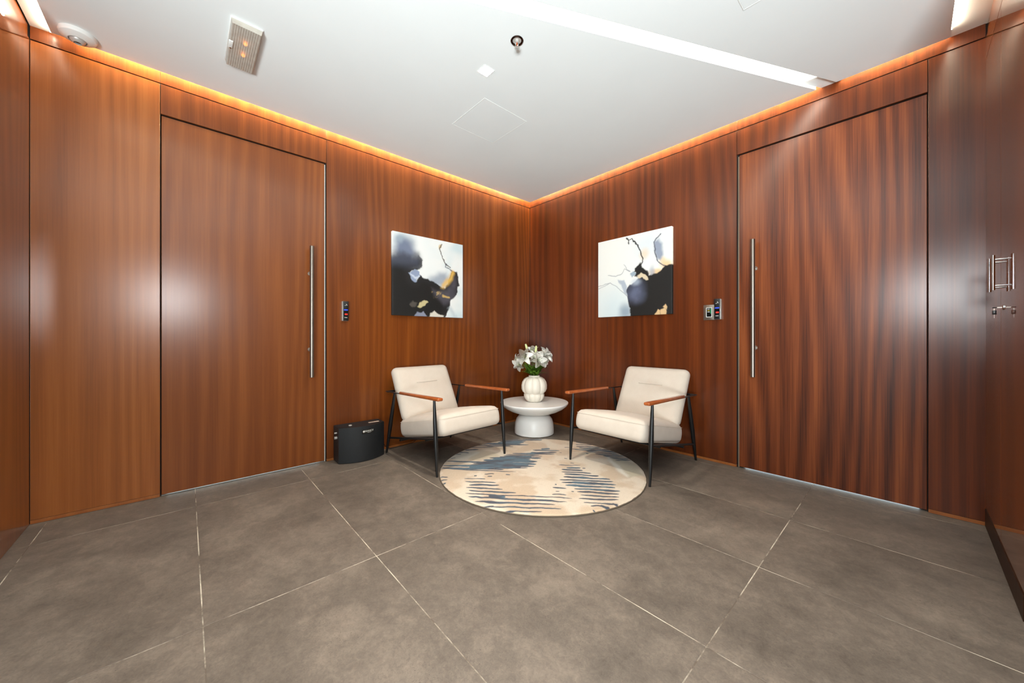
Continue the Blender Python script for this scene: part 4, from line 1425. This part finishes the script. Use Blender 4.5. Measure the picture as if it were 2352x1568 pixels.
def lily(label, head, face, kind='open', scale=1.0, n_leaf=4, roll=0.0):
    """head: bloom position relative to table centre (absolute z); face: direction the bloom faces"""
    root = empty('lily', (TBL[0], TBL[1], vz + 0.21))
    tag(root, label, 'flower', 'white lilies in the vase')
    hz = head[2] - (vz + 0.21)
    hd = Vector((head[0], head[1], hz))
    az = math.atan2(head[1], head[0])
    k = min(0.034, 0.5 * math.hypot(head[0], head[1]) + 0.008)
    foot = Vector((-0.6 * k * math.cos(az), -0.6 * k * math.sin(az), 0.0))
    mouth = Vector((k * math.cos(az), k * math.sin(az), 0.065))
    scale *= 1.12
    f = Vector(face).normalized()
    base = hd - f * 0.035 * scale
    mid = mouth.lerp(base, 0.55) + Vector((0, 0, 0.012))
    pts = [foot, mouth, mouth.lerp(mid, 0.5) + Vector((0, 0, 0.006)), mid, base - f * 0.012, base]
    tube('stem', pts, [0.0032, 0.0032, 0.003, 0.0028, 0.0026, 0.004], M['stem'], root, 8)
    rot = aim(f, roll)

    def put(name, me, ang_, tilt=0.0, sc=1.0, off=0.0):
        o = link(bpy.data.objects.new(name, me), root)
        mtx = Matrix.Translation(base + f * off) @ rot.to_matrix().to_4x4() @ Matrix.Rotation(ang_, 4, 'Z') @ Matrix.Rotation(tilt, 4, 'Y')
        o.matrix_local = mtx @ Matrix.Scale(sc, 4)
        return o
    if kind == 'open':
        for i in range(6):
            put('petal', PET[i % 2], PI / 3 * i + rnd.uniform(-0.1, 0.1), rnd.uniform(-0.1, 0.12), scale * rnd.uniform(0.92, 1.05))
        bm = bmesh.new()
        bma = bmesh.new()
        for i in range(6):
            a_ = PI / 3 * i + 0.5
            e_ = Vector((0.020 * math.cos(a_), 0.020 * math.sin(a_), 0.058)) * scale
            add_tube(bm, [(0, 0, 0), e_ * 0.5 + Vector((0, 0, 0.004)), e_], [0.0009, 0.0008, 0.0007], 5)
            add_tube(bma, [e_ + Vector((-0.005 * math.sin(a_), 0.005 * math.cos(a_), 0)), e_ + Vector((0, 0, 0.001)), e_ - Vector((-0.005 * math.sin(a_), 0.005 * math.cos(a_), 0))], [0.0012, 0.0021, 0.0012], 6)
        add_tube(bm, [(0, 0, 0), (0, 0, 0.064 * scale)], [0.0016, 0.0012], 6)
        for b_, nm, mt in ((bm, 'filaments', M['filament']), (bma, 'anthers', M['anther'])):
            o = mesh_obj(nm, b_, mt, root, smooth=True)
            o.matrix_local = Matrix.Translation(base) @ rot.to_matrix().to_4x4()
    elif kind == 'double':
        for i in range(7):
            put('petal', PETS[i % 2], 2 * PI / 7 * i, 0.45, scale * 1.12)
        for i in range(7):
            put('petal', PETS[(i + 1) % 2], 2 * PI / 7 * i + 0.4, 0.12, scale * 1.05, 0.004)
        for i in range(6):
            put('petal', PETC[0], PI / 3 * i, 0.05, scale * 1.1, 0.008)
        for i in range(4):
            put('petal', PETC[0], PI / 2 * i + 0.3, -0.3, scale * 0.95, 0.012)
    else:
        bm = bmesh.new()
        add_tube(bm, [(0, 0, 0), (0, 0, 0.012), (0, 0, 0.034), (0, 0, 0.058), (0, 0, 0.072)], [0.004, 0.009, 0.0115, 0.0105, 0.0055], 12)
        o = mesh_obj('bud', bm, M['petal_throat'], root, smooth=True)
        o.matrix_local = Matrix.Translation(base) @ rot.to_matrix().to_4x4() @ Matrix.Scale(scale, 4)
        for i in range(3):
            put('petal', PETC[0], 2 * PI / 3 * i + 0.5, -0.12 if kind == 'bud' else 0.35, 0.55 * scale, 0.045 * scale)
    for i in range(n_leaf + 3):
        t = rnd.uniform(-0.05, 0.5)
        p = mouth.lerp(mid, t)
        a_ = az + rnd.uniform(-1.7, 1.7)
        o = link(bpy.data.objects.new('leaf', rnd.choice(LEAF)), root)
        o.matrix_local = Matrix.Translation(p) @ Matrix.Rotation(a_, 4, 'Z') @ Matrix.Rotation(rnd.uniform(0.05, 0.75), 4, 'Y') @ Matrix.Scale(rnd.uniform(0.75, 1.05), 4)
    return root


CAMV = Vector((0.742, -0.671, 0))
RT = Vector((0.671, 0.742, 0))
UPV = Vector((0, 0, 1))


def fdir(right, upv, toward):
    return RT * right + UPV * upv + CAMV * toward


lily('large open white lily high on the left of the vase', (0.000, -0.140, 0.800), fdir(-0.15, 0.35, 0.8), 'open', 1.10, 4, 0.2)
lily('open white lily drooping low at the left of the bouquet', (-0.055, -0.165, 0.720), fdir(-0.45, -0.10, 0.75), 'open', 0.95, 5, 0.6)
lily('small white lily curling out at the far left', (-0.115, -0.140, 0.775), fdir(-0.85, 0.30, 0.15), 'open', 0.72, 3)
lily('white lily at the top centre behind the buds', (-0.045, 0.010, 0.862), fdir(0.0, 0.75, 0.45), 'open', 0.85, 3, 0.4)
lily('white lily in the middle of the bouquet', (0.030, -0.030, 0.795), fdir(0.1, 0.25, 0.85), 'open', 0.90, 5, 0.9)
lily('open white lily leaning forward right of centre', (0.110, -0.045, 0.770), fdir(0.25, 0.05, 0.85), 'open', 1.10, 5, 0.1)
lily('full double white bloom on the right of the bouquet', (0.095, 0.080, 0.815), fdir(0.45, 0.35, 0.55), 'double', 1.15, 4)
lily('white lily tucked low at the right under the double bloom', (0.105, 0.050, 0.745), fdir(0.7, 0.0, 0.55), 'open', 0.72, 6, 0.3)
lily('closed greenish lily bud rising at the top left', (-0.040, -0.072, 0.890), fdir(-0.25, 0.95, 0.1), 'bud', 1.0, 3)
lily('half-open greenish lily bud rising at the top right', (0.024, 0.0, 0.868), fdir(0.10, 0.97, 0.05), 'opening', 1.05, 4)
